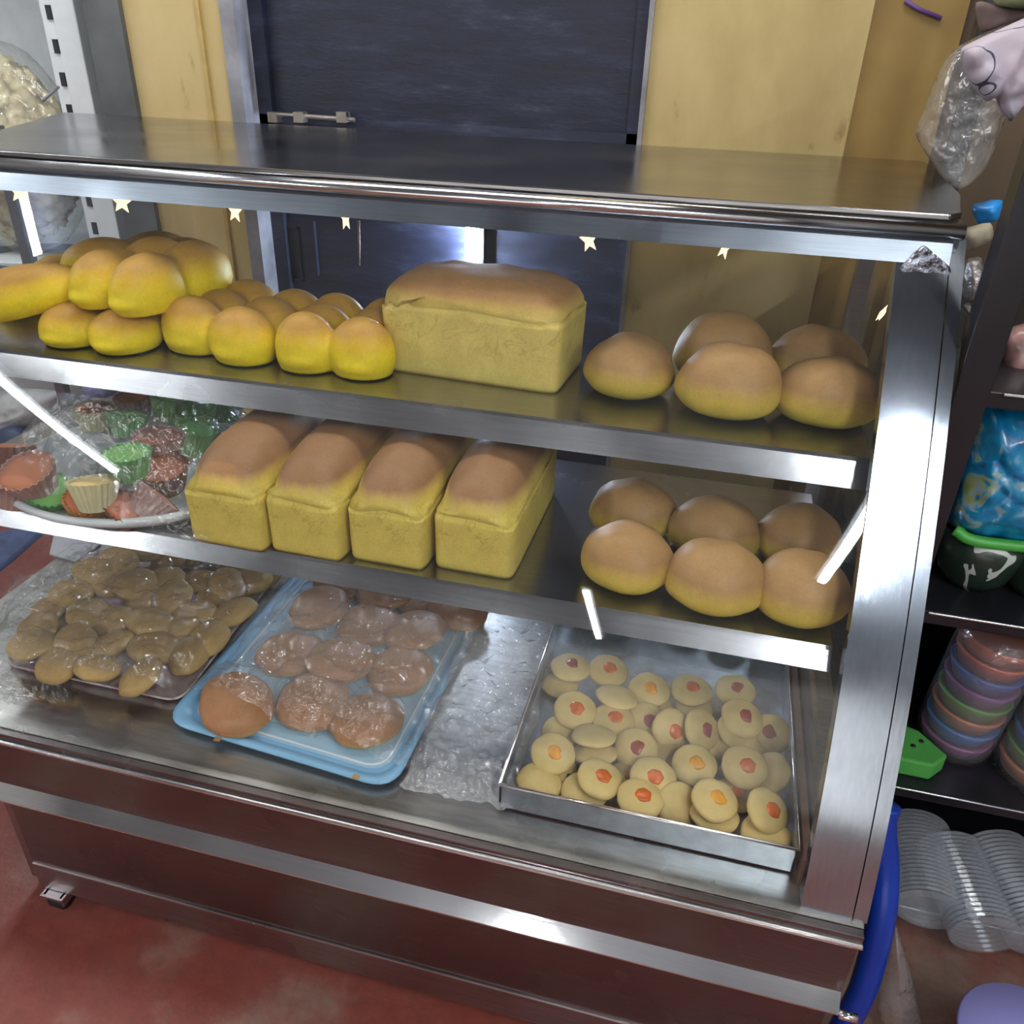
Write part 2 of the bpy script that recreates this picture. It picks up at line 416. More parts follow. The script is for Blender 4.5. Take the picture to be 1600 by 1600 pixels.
struct('wall_left', BX(((-4.3, -5, FLOOR), (-4.2, 2.4, 2.2))), M_ROOM)
struct('wall_right', BX(((2.2, -5, FLOOR), (2.3, 2.4, 2.2))), M_ROOM)
struct('wall_front', BX(((-4.2, -5.1, FLOOR), (2.2, -5, 2.2))), M_ROOM)
struct('ceiling', BX(((-4.2, -5, 2.2), (2.2, 2.4, 2.25))), M_CEIL)
# door : dark navy steel
m, nt, b = mat('navy_door_paint')
n = N(nt, 'ShaderNodeTexNoise', Scale=5., Detail=7., Roughness=.7); nt.links.new(coord(nt, 'Object', (1.2, 1, 5)), n.inputs['Vector'])
nt.links.new(ramp(nt, n.outputs[0], [(.35, (.010, .012, .024)), (.52, (.014, .018, .04)), (.63, (.028, .034, .065)), (.75, (.12, .12, .15))]), b.inputs['Base Color'])
nt.links.new(ramp(nt, n.outputs[0], [(.3, (.38,)*3), (.7, (.6,)*3)]), b.inputs['Roughness'])
bump(nt, b, n.outputs[0], .25, .01); M_DOOR = m
YD = 1.27
door = struct('door_1', BX(((xc-.02, YD, FLOOR), (xd+.02, YD+.04, 2.2))), M_DOOR)
zr = atY(600, 178, YD).z
bm = BX(((xc, YD-.02, zr-.035), (xd, YD, zr-.012)), ((xc, YD-.02, FLOOR), (xc+.035, YD, 2.2)), ((xd-.03, YD-.02, FLOOR), (xd, YD, 2.2)))
obj('door_rail', bm, M_DOOR, door, False)
p = atY(447, 380, YD)
bm = bmesh.new()
def frame_rect(bm, xl, xr, zl, zh, y, w=.006, d=.006):
    for a, b_ in (((xl, y-d, zl), (xr, y, zl+w)), ((xl, y-d, zh-w), (xr, y, zh)), ((xl, y-d, zl), (xl+w, y, zh)), ((xr-w, y-d, zl), (xr, y, zh))): box(bm, a, b_)
pa, pb = atY(425, 350, YD), atY(475, 440, YD)
frame_rect(bm, pa.x, pb.x, pb.z, pa.z, YD)
pa, pb = atY(488, 345, YD), atY(500, 430, YD); box(bm, (pa.x, YD-.012, pb.z), (pb.x, YD, pa.z))
obj('door_moulding', bm, M_DOOR, door, False)
bm = bmesh.new()
for q in (430, 470, 537):
    p = atY(q, 182, YD-.03); box(bm, (p.x-.012, YD-.045, p.z-.012), (p.x+.012, YD-.02, p.z+.010))
p = atY(430, 178, YD-.03); p2 = atY(537, 182, YD-.03); tube(bm, [(p.x, YD-.035, p.z), (p2.x+.03, YD-.035, p.z-.003)], .005)
obj('door_bolt', bm, steel('worn_bolt', (.4, .37, .33), .4, (9, 9, 9)), door, False)['label'] = 'worn metal bolt'

# ================================================================== DISPLAY CASE
XL = -1.50     # left end
case = empty('display_case', (-.7, 0, FLOOR))
tag(case, 'stainless steel bakery display case on casters with curved glass front, full of bread', 'display case')
INV = Matrix.Translation((.7, 0, -FLOOR))
def cpart(name, bm, m, smooth=False, bevel=0, parent=None):
    bm.transform(INV)
    return obj(name, bm, m, parent or case, smooth, bevel)
gy = lambda z: .4325409*z*z+.28837976*z+.02343877
# top plate as the photo's outline (rear wider than front), folded lip and rail
bk = 1.11
top_poly = [(XL-.02, .452), (-.02, .468), (-.003, .49), (.03, .66), (.06, 1.02), (.055, bk), (-1.83, bk), (-1.80, 1.05)]
cpart('top_panel', prism(top_poly, 2, ZTOP-.008, ZTOP), M_TOP, False, .002)
prof = [(.458, ZTOP-.0085), (.450, ZTOP-.010), (.444, ZTOP-.016), (.444, ZTOP-.022), (.450, ZTOP-.027), (.50, ZTOP-.027), (.50, ZTOP-.0085)]
M_RAIL = steel('rail_steel', (.24, .27, .31), .34, (2, 60, 60), .08, .03)
M_LIP = steel('lip_steel', (.72, .72, .74), .16, (2, 60, 60), .06, .02)
cpart('top_lip', prism(prof, 0, XL-.015, -.003), M_LIP, True, .0)
cpart('top_rail', prism([(.452, ZTOP-.0275), (.447, ZTOP-.031), (.437, ZTOP-.056), (.450, ZTOP-.058), (.475, ZTOP-.0275)], 0, XL-.01, -.0135), M_RAIL, False)
# glass, curved
zs = [.012+i*(ZTOP-.055-.012)/28 for i in range(29)]
bm = bmesh.new(); rows = [[bm.verts.new((x, gy(z), z)) for x in (XL, -.03)] for z in zs]
for a, b_ in zip(rows, rows[1:]): bm.faces.new((a[0], a[1], b_[1], b_[0]))
glass = cpart('front_glass', bm, M_GLASS, True)
# corner posts (flat curved bands + narrow return)
def post(xi, xo, name='corner_post'):
    zz = [-.0+i*(ZTOP-.028)/30 for i in range(31)]
    bm = bmesh.new(); rings = []
    for z in zz:
        y = gy(z)-.004
        rings.append([(xi, y, z), (xo, y, z), (xo, y+.028, z+.004), (xi, y+.028, z+.004)])
    loft(bm, rings)
    return cpart(name, bm, M_POST, True, .0)
def flatshade(o, ang=30):
    for p in o.data.polygons: p.use_smooth = False
    return o
def autosmooth(o):
    me = o.data
    for e in me.edges: pass
    bm = bmesh.new(); bm.from_mesh(me)
    for e in bm.edges:
        if len(e.link_faces) == 2 and e.calc_face_angle(0) > .6: e.smooth = False
    bm.to_mesh(me); bm.free()
    return o
autosmooth(post(-.075, -.014)); autosmooth(post(-.0125, .004, 'post_return')); autosmooth(post(XL, XL+.06))
# side panes
for xs in (-.008, XL+.004):
    bm = bmesh.new(); pts = [(gy(z)+.02, z) for z in [i*.7/12 for i in range(13)]]+[(1.06, .70), (1.06, .0)]
    vs = [bm.verts.new((xs, y, z)) for y, z in pts]; bm.faces.new(vs); cpart('side_glass', bm, M_GLASS)
for xs in ((-.03, 0),):
    cpart('rear_post', BX(((xs[0], 1.03, 0), (xs[1], 1.06, ZTOP-.021))), M_STEEL, False)
pl = atY(22, 350, .95)
cpart('rear_post', BX(((pl.x-.005, .95, 0), (pl.x+.022, .97, ZTOP-.021))), M_RAIL, False)
# shelves : folded tray with front lip
def shelf(z, yf, yb, x0_, x1_, drop):
    pr = [(yf, z), (yf-.004, z-.004), (yf-.020, z-drop), (yf-.012, z-drop-.002), (yf+.006, z-.012), (yb-.004, z-.012), (yb, z-.02), (yb+.004, z-.02), (yb+.004, z)]
    bm = prism(pr, 0, x0_, x1_)
    return cpart('shelf', bm, M_SHELF, False)
M_SHELF = steel('shelf_steel', (.38, .385, .40), .22, (2, 50, 50), .08, .03)
shelf(ZS1, .328, .62, XL+.005, -.066, .036)
shelf(ZS2, .198, .62, XL+.005, -.080, .026)
# deck and base
cpart('deck', BX(((XL, .012, -.02), (0, 1.06, 0))), M_DECK, False)
cpart('sill', BX(((XL, 0, -.018), (.0, .0115, -.002))), M_DARKSTEEL, False, .001)
bm = bmesh.new(); tube(bm, [(XL, -.002, -.0165), (.0, -.002, -.0165)], .0038, 12); cpart('sill_edge', bm, M_STRIP)
cpart('fascia', BX(((XL, -.002, -.112), (-.004, .03, -.021))), M_DARKSTEEL, False)
bmst = prism([(-.002, -.112), (-.0205, -.1305), (-.0205, -.133), (.03, -.136), (.03, -.112)], 0, XL, -.004)
cpart('bumper_strip', bmst, M_STRIP, False)
cx0 = -1.275
cpart('cabinet', BX(((cx0, .0, -.305), (-.012, .6, -.155)), ((XL, .03, -.155), (-.004, 1.06, -.021))), M_DARKSTEEL, False)
M_KICK = steel('kick_steel', (.34, .28, .28), .32, (2, 50, 50), .14, .05)
cpart('kick_plate', BX(((cx0, -.004, -.368), (-.012, .6, -.305))), M_KICK, False, .002)
cpart('cabinet_side', BX(((cx0-.03, .012, -.368), (cx0-.004, .6, -.155))), M_KICK, False)
def caster(x, y):
    r = .02
    bm = bmesh.new(); tube(bm, [(x-.012, y, FLOOR+r), (x+.012, y, FLOOR+r)], r, 20)
    c = cpart('caster', bm, M_BLACK, True)
    bm = BX(((x-.018, y-.018, FLOOR+r), (x-.014, y+.018, -.368)), ((x+.014, y-.018, FLOOR+r), (x+.018, y+.018, -.368)), ((x-.022, y-.022, -.374), (x+.022, y+.022, -.368)))
    o = cpart('caster_fork', bm, M_STEEL, False, 0, c)
caster(-1.243, .004); caster(-.04, .004); caster(-1.22, .55); caster(-.05, .55)
# deck-side channel with brown edging
cpart('side_channel', BX(((-.064, .08, 0), (-.056, 1.02, .10))), M_STEEL, False)
cpart('side_edging', BX(((-.077, .055, 0), (-.067, 1.02, .045))), M_BROWNTRIM, False)
# bolt at strip end
bm = bmesh.new(); tube(bm, [(-.004, -.02, -.13), (.018, -.02, -.13)], .006, 12); cpart('strip_bolt', bm, M_STRIP, True)
# lamp tube fixed upright on the dark door behind the case
la, lb = atY(735, 340, 1.235), atY(737, 440, 1.235)
lamp = empty('tube_lamp', (la.x, 1.235, lb.z-.04)); tag(lamp, 'bright white upright tube lamp on the dark door behind the case', 'lamp')
LI = Matrix.Translation((-la.x, -1.235, -(lb.z-.04)))
bm = bmesh.new(); tube(bm, [(la.x, 1.235, la.z+.06), (la.x, 1.235, lb.z-.04)], .011, 16); bm.transform(LI)
M_LED = emit('led_white', (.68, .80, 1.), 150)
obj('lamp_tube', bm, M_LED, lamp)
bm = BX(((la.x+.013, 1.248, lb.z-.05), (la.x+.030, 1.27, la.z+.07)), ((la.x-.008, 1.246, la.z+.045), (la.x+.014, 1.27, la.z+.065)), ((la.x-.008, 1.246, lb.z-.05), (la.x+.014, 1.27, lb.z-.03))); bm.transform(LI); obj('lamp_bracket', bm, M_STEEL, lamp, False)
# foil patch on the post
o = pouch('foil_patch', [(1438, 376), (1460, 395), (1480, 412), (1482, 426), (1462, 436), (1440, 446), (1404, 444), (1400, 414), (1420, 395)], .452, .004, plain('crinkled_foil', (.42, .46, .54), .25, 1, noise_amt=.8, nscale=120, bump_s=1.), 3, .0015)
o.data.transform(Matrix.Translation((0, -.02, 0))); o.data.transform(INV); o.parent = case; o['label'] = 'crinkled silver foil patch'

# ================================================================== STAR LIGHTS
M_STAR = emit('warm_star', (1., .74, .38), 1.5); M_WIRE = plain('pale_wire', (.45, .4, .3), .5)
stars = [(30, 300), (190, 316), (367, 330), (540, 342), (920, 375), (1133, 386)]
ss = empty('star_light_string', (-.7, .5, ZTOP-.07))
tag(ss, 'string of warm glowing star lights hung under the display case top', 'string lights')
S_INV = Matrix.Translation((.7, -.5, -(ZTOP-.07)))
ys = .49
bm = bmesh.new(); zw = ZTOP-.04
pts = []
P_ = [atY(a, b_, ys) for a, b_ in stars]
for i in range(len(P_)-1):
    for k in range(8):
        q = P_[i].lerp(P_[i+1], k/8); pts.append((q.x, ys, max(q.z, P_[i].z)+.022-.006*math.sin(math.pi*k/8)))
tube(bm, pts, .0012, 6); bm.transform(S_INV); obj('wire', bm, M_WIRE, ss)
def star_bm(r, d):
    bm = bmesh.new(); f = []; bk_ = []
    for k in range(10):
        a = math.pi*k/5+math.pi/2; rr = r if k % 2 == 0 else r*.45
        f.append(bm.verts.new((rr*math.cos(a), 0, rr*math.sin(a))))
    c1, c2 = bm.verts.new((0, -d, 0)), bm.verts.new((0, d, 0))
    for k in range(10):
        bm.faces.new((c1, f[k], f[(k+1) % 10])); bm.faces.new((c2, f[(k+1) % 10], f[k]))
    return bm
st0 = None
for i, q in enumerate(P_):
    if st0 is None: st0 = obj('star', star_bm(.0185, .005), M_STAR, ss, False); s_ = st0
    else: s_ = st0.copy(); COL.objects.link(s_)
    s_.location = S_INV @ Vector((q.x, ys, q.z)); s_.rotation_euler = (random.uniform(-.5, .5), random.uniform(-.4, 2.8), random.uniform(-.8, .8))
for (a, b_, y) in ((1378, 490, .62), (1314, 868, .46)):  # the second one stands in for a star's reflection, built as a glowing star
    q = atY(a, b_, y); s_ = st0.copy(); COL.objects.link(s_); s_.location = S_INV @ q; s_.rotation_euler = (.3, .2, 1.1); s_.scale = (.8,)*3
q1, q2 = atY(560, 345, 1.0), atY(562, 415, 1.0)
bm = bmesh.new(); tube(bm, [q1, q1.lerp(q2, .5), q2], [.0035, .003, .001], 8); bm.transform(S_INV); obj('hanging_wire_end', bm, M_WIRE, ss)

# ================================================================== BREAD, UPPER SHELF
def place(o, loc, rz=0, rx=0, ry=0):
    o.location = loc; o.rotation_euler = (rx, ry, rz); return o
def pull(cols, rows, w, d, h, rnd=.04, seed=1):
    random.seed(seed); L = []
    for c in range(cols):
        for r in range(rows):
            x = (c-(cols-1)/2)*w*.94; y = (r-(rows-1)/2)*d
            L.append((x, y, h*.34, w*.54*random.uniform(1-rnd, 1+rnd), d*.74, h*.66*random.uniform(1-rnd, 1+rnd)))
            L.append((x, y, h*.24, w*.50, d*.80, h*.26))
    return lobes_mesh('pull_apart_loaf', L, M_YELBREAD, .004, 7)
G_PULL = 'pull-apart loaves on the upper shelf'
def pa(me, px, py, z, back, rz, label, rx=0, ry=0):
    o = mesh_obj('pull_apart_loaf', me); p = on(px, py, z)
    place(o, (p.x-math.sin(rz)*back, p.y+math.cos(rz)*back, z), rz, rx, ry)
    return tag(o, label, 'bread', G_PULL)
meA = pull(2, 3, .096, .060, .086, seed=1)
meB = pull(2, 3, .106, .064, .084, seed=2)
meC = pull(2, 2, .102, .080, .066, seed=3)
meD = pull(2, 2, .088, .10, .088, seed=4)
meE = lobes_mesh('pull_apart_loaf', [(0, 0, .034, .115, .052, .044), (-.03, 0, .03, .10, .05, .036), (.03, 0, .03, .09, .05, .036)], M_YELBREAD, .004, 6)
meG = pull(2, 2, .095, .10, .070, seed=6)
pa(meA, 506, 594, ZS1, .107, .03, 'six-lobed yellow pull-apart loaf directly left of the big loaf')
pa(meB, 310, 566, ZS1, .115, -.22, 'yellow pull-apart loaf on the shelf, beside and below the stacked loaves')
pa(meC, 122, 554, ZS1, .10, -.02, 'two brown-topped lobes on the shelf, bottom loaf under the stacked pair')
pa(meG, 30, 500, ZS1, .14, .1, 'mostly hidden bottom loaf at the far left behind the others')
pa(meD, 160, 492, ZS1+.060, .115, -.16, 'bright yellow loaf stacked on top, its cut side facing right')
pa(meE, 32, 500, ZS1+.036, .03, .42, 'long brown-topped roll at far left leaning on the stack', 0, -.22)
pa(meG, 96, 458, ZS1+.060, .15, -.45, 'loaf at the very back of the stack behind the two top lobes')
# big loaf
me_big = tinloaf_bm(.285, .165, .104, .153, 3, 1.02, 5., .54, 2.)
big = obj('sandwich_loaf', me_big, M_LOAFBIG)
pL, pR = on(603, 578, ZS1), on(862, 617, ZS1); d_ = (pR-pL); ang = math.atan2(d_.y, d_.x)
cen = (pL+pR)/2+Vector((-math.sin(ang), math.cos(ang), 0))*.0825
place(big, (cen.x, cen.y, ZS1), ang); tag(big, 'large rectangular tin loaf with cracked yellow side, biggest bread on the upper shelf', 'bread')
# buns
G_B1 = 'round buns on the upper shelf'; G_B2 = 'round buns on the middle shelf'
def bun(px, py, z, rx, ry, h, seed, label, group, m=M_BUN, rz=0, tx=0, ty=0, dz=0, name='bun', cat='bun'):
    o = obj(name, bun_bm(rx, ry, h, seed), m); p = on(px, py, z)
    place(o, (p.x, p.y, z+dz), rz, tx, ty); return tag(o, label, cat, group)
bun(980, 612, ZS1, .066, .062, .088, 1, 'single round bun just right of the big loaf', G_B1)
bun(1132, 643, ZS1, .074, .060, .100, 2, 'front bun of the middle pair on the upper shelf', G_B1)
bun(1122, 592, ZS1, .074, .060, .105, 3, 'bun behind the middle front bun, peeking above it, upper shelf', G_B1)
bun(1284, 655, ZS1, .073, .060, .088, 4, 'front bun at the right end of the upper shelf', G_B1)
bun(1268, 600, ZS1, .073, .060, .092, 6, 'orange-topped bun at the back right end of the upper shelf', G_B1)
# ---- middle shelf
fronts = [(290, 848, 413, 866), (413, 866, 535, 879), (538, 880, 664, 893), (670, 894, 802, 907)]
labs = ['leftmost tin loaf on the middle shelf, under clear plastic beside the cupcakes', 'second tin loaf from left on the middle shelf, tightly packed',
        'third tin loaf from left on the middle shelf', 'rightmost tin loaf of the packed row, its long yellow side visible']
LD = .285
for i, (a, b_, c_, d2) in enumerate(fronts):
    p, q = on(a, b_, ZS2), on(c_, d2, ZS2); w = (q-p).length
    o = obj('tin_loaf', tinloaf_bm(LD, w*.985, .085, .150, 11+i, 1.0, 4., .62), M_LOAFTIN)
    mid = (p+q)/2; yv = Vector((.02, 1, 0)).normalized(); ctr = mid+yv*LD/2
    place(o, (ctr.x, ctr.y+.004, ZS2), math.atan2(yv.y, yv.x)); tag(o, labs[i], 'bread', 'tin loaves packed side by side on the middle shelf')
bl = [(976, 905, .065, .058, .086, 'front left bun of the six on the middle shelf'),
      (1113, 937, .069, .060, .088, 'front centre bun of the six on the middle shelf'),
      (1243, 955, .064, .060, .088, 'front right bun of the six on the middle shelf'),
      (986, 830, .066, .058, .086, 'back left bun of the six on the middle shelf'),
      (1110, 860, .068, .058, .086, 'back centre bun of the six on the middle shelf'),
      (1240, 873, .062, .058, .086, 'back right bun of the six on the middle shelf')]
for i, (a, b_, rx, ry, h, lb_) in enumerate(bl): bun(a, b_, ZS2, rx, ry, h, 20+i, lb_, G_B2)

# ---- cupcake tray left of middle shelf
M_TRAYW = plain('translucent_white_plastic', (.62, .66, .68), .35)
c = Vector((-1.180, .356, ZS2))
tr = lathe([(.10, .002), (.82, .002), (.96, .008), (1.0, .018), (1.04, .025), (1.08, .024), (1.09, .018), (1.05, .010), (.98, .001), (.82, 0), (.05, 0)], 64, .205, .185)
tray = obj('oval_tray', tr, M_TRAYW); tray.location = c
tag(tray, 'oval translucent white plastic tray holding cupcakes, left end of middle shelf', 'tray')
G_CUP = 'cupcakes under plastic film'
cupm = {'green': plain('green_paper_cup', (.14, .34, .13), .6, noise_amt=.2), 'cream': plain('cream_paper_cup', (.52, .50, .30), .6), 'brown': plain('brown_paper_cup', (.17, .075, .055), .6),
        'pink': plain('pinkish_paper_cup', (.34, .20, .17), .6), 'orange': plain('orange_paper_cup', (.50, .22, .06), .6), 'lime': plain('lime_paper_cup', (.30, .52, .22), .6)}
caked = {'green': plain('green_cake', (.16, .40, .10), .7, bump_s=.3), 'brown': plain('brown_cake', (.33, .12, .06), .7, bump_s=.3), 'orange': plain('orange_cake', (.50, .15, .06), .7, bump_s=.3),
         'cream': plain('cream_cake', (.55, .42, .18), .7, bump_s=.3)}
def cupcake(px, py, zc, r, h, cup, cake, label, tx=0, ty=0, dome=.008):
    e = empty('cupcake', on(px, py, zc)); e.rotation_euler = (tx, ty, random.random()*3)
    seg = 48; rings = []
    for (rr, z) in ((.66, 0), (.74, h*.25), (.86, h*.6), (1.0, h), (.965, h), (.93, h*.9)):
        rings.append([((r*rr+(.0016 if k % 2 else -.0016)*(.4+z/h))*math.cos(2*math.pi*k/seg), (r*rr+(.0016 if k % 2 else -.0016)*(.4+z/h))*math.sin(2*math.pi*k/seg), z) for k in range(seg)])
    obj('paper_cup', loft(bmesh.new(), rings), cupm[cup], e, False)
    bm = bmesh.new(); R_ = []
    for i in range(8):
        t = i/7*math.pi/2*.97; R_.append([(r*.93*math.cos(t)*math.cos(2*math.pi*k/24), r*.93*math.cos(t)*math.sin(2*math.pi*k/24), h*.88+dome*math.sin(t)) for k in range(24)])
    obj('cake', loft(bm, R_), caked[cake], e)
    tag(e, label, 'cupcake', G_CUP)
zc = ZS2+.004
cups = [(205, 745, zc+.055, .036, .042, 'green', 'green', 'green cupcake in a green cup, upright at front centre under the film', 0, 0),
        (250, 712, zc+.055, .040, .036, 'pink', 'brown', 'reddish-brown cupcake with ribbed pinkish cup behind the green one', .1, 0),
        (262, 762, zc+.02, .040, .045, 'brown', 'brown', 'dark brown cup beneath the reddish cupcake', .2, -.1),
        (152, 795, zc+.025, .036, .045, 'cream', 'cream', 'cream cupcake left of the front green one', .1, .2),
        (222, 805, zc+.008, .038, .040, 'pink', 'brown', 'pinkish-brown cupcake tipped over in front of the dark cup', .9, .4),
        (138, 806, zc, .034, .036, 'orange', 'orange', 'small orange cupcake low at the tray front, left of two', .3, 0),
        (192, 812, zc, .036, .030, 'brown', 'orange', 'orange-topped cupcake at the tray front rim', .5, 0),
        (75, 788, zc, .036, .04, 'green', 'green', 'green cup half hidden at the tray left front', .3, -.4),
        (62, 765, zc+.03, .042, .045, 'pink', 'brown', 'pinkish-brown cupcake on the left side under shiny film', .3, -.2),
        (20, 790, zc, .040, .045, 'pink', 'brown', 'brown cupcake at the far left edge of the tray', .2, .3),
        (15, 740, zc+.03, .040, .045, 'brown', 'brown', 'upper brown cupcake at the far left edge', .2, .3),
        (200, 680, zc+.03, .036, .04, 'green', 'green', 'dull green cup behind and left of the reddish cupcake', -.2, .2),
        (150, 668, zc+.02, .036, .04, 'cream', 'orange', 'cream cup with orange cake near the tray back', .1, 0),
        (215, 650, zc+.03, .034, .04, 'pink', 'orange', 'orange-topped cupcake at the back of the tray', 0, 0),
        (262, 655, zc+.03, .034, .04, 'lime', 'green', 'lime green cup at the back centre of the tray', .3, 0),
        (298, 705, zc+.01, .034, .05, 'lime', 'green', 'green cup squeezed against the leftmost tin loaf', .2, .3),
        (312, 664, zc+.03, .036, .04, 'lime', 'green', 'lime green cup at the back right beside the tin loaf', .2, 0),
        (352, 655, zc+.02, .034, .04, 'green', 'green', 'green cup furthest right, behind the leftmost tin loaf', .2, 0)]
for cc in cups: cupcake(*cc)
def hcup(x, y):
    r = math.hypot((x-c.x)/.22, (y-c.y)/.22)
    return max(.012, .125*(1-min(1, r)**3)+.02*nz((x, y, 0), 12, 4))
f = film('film_cover', [(-1.44, .172, 0), (-.95, .172, 0), (-.93, .56, 0), (-1.44, .56, 0)], hcup, M_FILM, 170, 3, .012, ZS2+.004)
tag(f, 'crinkled clear plastic film over the cupcake tray', 'plastic film')

# ================================================================== DECK
# left tray with pale cookies
M_PRINT = None
m, nt, b = mat('printed_paper')
n = N(nt, 'ShaderNodeTexVoronoi', Scale=38.); nt.links.new(coord(nt), n.inputs['Vector'])
nt.links.new(ramp(nt, n.outputs['Distance'], [(.0, (.38, .12, .17)), (.35, (.55, .42, .42)), (.6, (.62, .56, .52)), (.9, (.30, .12, .26))]), b.inputs['Base Color']); M_PRINT = m
fl, fr_, br_, bl_ = on(5, 1046, 0), on(283, 1106, 0), on(452, 882, 0), on(140, 866, 0)
def quad_tray(name, cs, rim, m, zb=.003, lip=.010, rc=.03, rings_def=None, cap=True):
    cs = [Vector((v.x, v.y, 0)) for v in cs]; ctr = sum(cs, Vector())/4
    def outline(inset):
        pts = []
        for i in range(4):
            p0, p1, p2 = cs[i-1], cs[i], cs[(i+1) % 4]
            p0i = p1+(p0-p1).normalized()*rc; p2i = p1+(p2-p1).normalized()*rc
            for k in range(7):
                t = k/6; q = p0i*(1-t)**2+p1*2*t*(1-t)+p2i*t*t; pts.append(q)
        out = []
        for q in pts:
            dv = ctr-q; out.append(q+dv*(inset/dv.length))
        return out
    R_ = [[(q.x, q.y, z) for q in outline(i)] for i, z in (rings_def or [(lip+.006, 0), (0, rim), (.004, rim+.002), (lip*.7, rim), (lip+.008, zb)])]
    bm = loft(bmesh.new(), R_, cap)
    return bm
t1 = obj('flat_tray', quad_tray('flat_tray', [fl, fr_, br_, bl_], .010, M_PRINT, lip=.008), M_PRINT)
tag(t1, 'pink and cream patterned flat tray of pale cookies under film', 'tray')
ck_rows = [('front row', [(50, 1008), (95, 1034), (150, 1047), (224, 1056), (300, 1022)]),
           ('second row', [(62, 982), (118, 1003), (176, 1010), (243, 1015), (330, 995)]),
           ('third row', [(78, 955), (134, 958), (180, 972), (232, 978), (284, 984), (306, 960)]),
           ('fourth row', [(112, 930), (165, 912), (215, 915), (232, 938), (270, 937), (334, 937), (369, 955)]),
           ('fifth row', [(150, 897), (190, 888), (258, 905), (312, 909), (355, 915), (392, 912)]),
           ('back row', [(185, 868), (222, 860), (268, 872), (300, 860), (352, 872), (385, 885), (415, 895)])]
ck_me = [bun_bm(.036, .029, .026, 50+i, .06, .4, .6, 24, 12) for i in range(3)]
protos = [obj('round_cookie', b_, M_COOKIE) for b_ in ck_me]
tlist = []
first = [True]*3
random.seed(11)
NM = {5: ['leftmost', 'second from left', 'third from left', 'fourth from left', 'rightmost']}
def pos_word(i, n):
    return 'leftmost' if i == 0 else 'rightmost' if i == n-1 else ORD[i]+' from left'
for rname, lst in ck_rows:
    srt = sorted(lst)
    for i, (a, b_) in enumerate(srt):
        k = random.randrange(3)
        if first[k]: o = protos[k]; first[k] = False
        else: o = protos[k].copy(); COL.objects.link(o)
        zz = .008+random.choice((0, .006, .016)); p = on(a, b_, zz+.014)
        s = random.uniform(1.12, 1.34)
        place(o, (p.x, p.y, zz), random.random()*3, random.uniform(-.3, .3), random.uniform(-.25, .25)); o.scale = (s, s, s*random.uniform(1.0, 1.25))
        tag(o, f'pale brown cookie under film on patterned tray, {pos_word(i, len(srt))} in {rname}', 'cookie', 'pale cookies on the patterned tray')
        tlist.append((p.x, p.y))
for k in range(3):
    if first[k]: bpy.data.objects.remove(protos[k])
def hbumps(L, base, hgt, rad):
    def h(x, y):
        v = base
        for (a, b_) in L:
            d2 = (x-a)**2+(y-b_)**2
            if d2 < rad*rad: v = max(v, base+hgt*(1-(d2/rad/rad)**1.6))
        return v
    return h
ff = film('film_cover', [fl+Vector((-.03, -.035, 0)), fr_+Vector((.0, -.01, 0)), br_+Vector((.02, .02, 0)), bl_+Vector((-.05, .0, 0))], hbumps(tlist, .018, .048, .072), M_FILM, 170, 8, .010, 0)
tag(ff, 'shiny clear film stretched over the pale cookie tray', 'plastic film')
# blue tray
q = [on(256, 1136, 0), on(614, 1244, 0), on(765, 950, 0), on(478, 884, 0)]
M_BLUE = plain('light_blue_plastic', (.22, .46, .68), .35, noise_amt=.06)
M_BLUEIN = plain('pale_blue_plastic', (.36, .56, .72), .4, noise_amt=.05)
t2 = empty('serving_tray', q[0]); tag(t2, 'light blue plastic serving tray with rounded corners holding flat buns', 'tray')
TI = Matrix.Translation(-q[0])
bm = quad_tray('x', q, .016, M_BLUE, rc=.045, rings_def=[(.020, 0), (.0, .010), (.0, .013), (.012, .013), (.022, .009), (.026, .004), (.03, .004)]); bm.transform(TI); obj('tray_rim', bm, M_BLUE, t2, True)
bm = quad_tray('x', q, .016, M_BLUE, rc=.05, rings_def=[(.034, .0042), (.0341, .0062), (.048, .0062), (.0481, .0048)]); bm.transform(TI); obj('tray_inner', bm, M_BLUEIN, t2, False)
bm = quad_tray('x', q, .016, M_BLUE, rc=.05, rings_def=[(.040, .0063), (.0401, .0071), (.0435, .0071), (.0436, .0063)], cap=False); bm.transform(TI); obj('tray_line', bm, plain('tray_white_line', (.75, .8, .84), .5), t2, False)
M_MARK = plain('orange_mark', (.5, .3, .12), .6)
for a, b_ in ((340, 1157), (556, 1216)):
    p = on(a, b_-2, .013); bm = BX(((p.x-.005, p.y-.004, .0125), (p.x+.005, p.y+.004, .0138))); bm.transform(TI); obj('tray_mark', bm, M_MARK, t2, False)
fb = [(368, 1108, 'front left flat bun on the blue tray, pale edge showing'), (490, 1095, 'front centre flat bun on the blue tray'), (574, 1124, 'front right flat bun on the blue tray, nearest the corner'),
      (452, 1020, 'left flat bun of the second row on the blue tray'), (532, 1030, 'centre flat bun of the second row on the blue tray'), (626, 1046, 'right flat bun of the second row on the blue tray'),
      (500, 948, 'left flat bun of the third row on the blue tray'), (578, 975, 'centre flat bun of the third row on the blue tray'), (650, 985, 'right flat bun of the third row on the blue tray'),
      (535, 912, 'back left flat bun on the blue tray'), (605, 925, 'back centre flat bun on the blue tray'), (668, 938, 'back flat bun second from right on the blue tray'), (715, 950, 'back right flat bun at the blue tray corner')]
fl_list = []
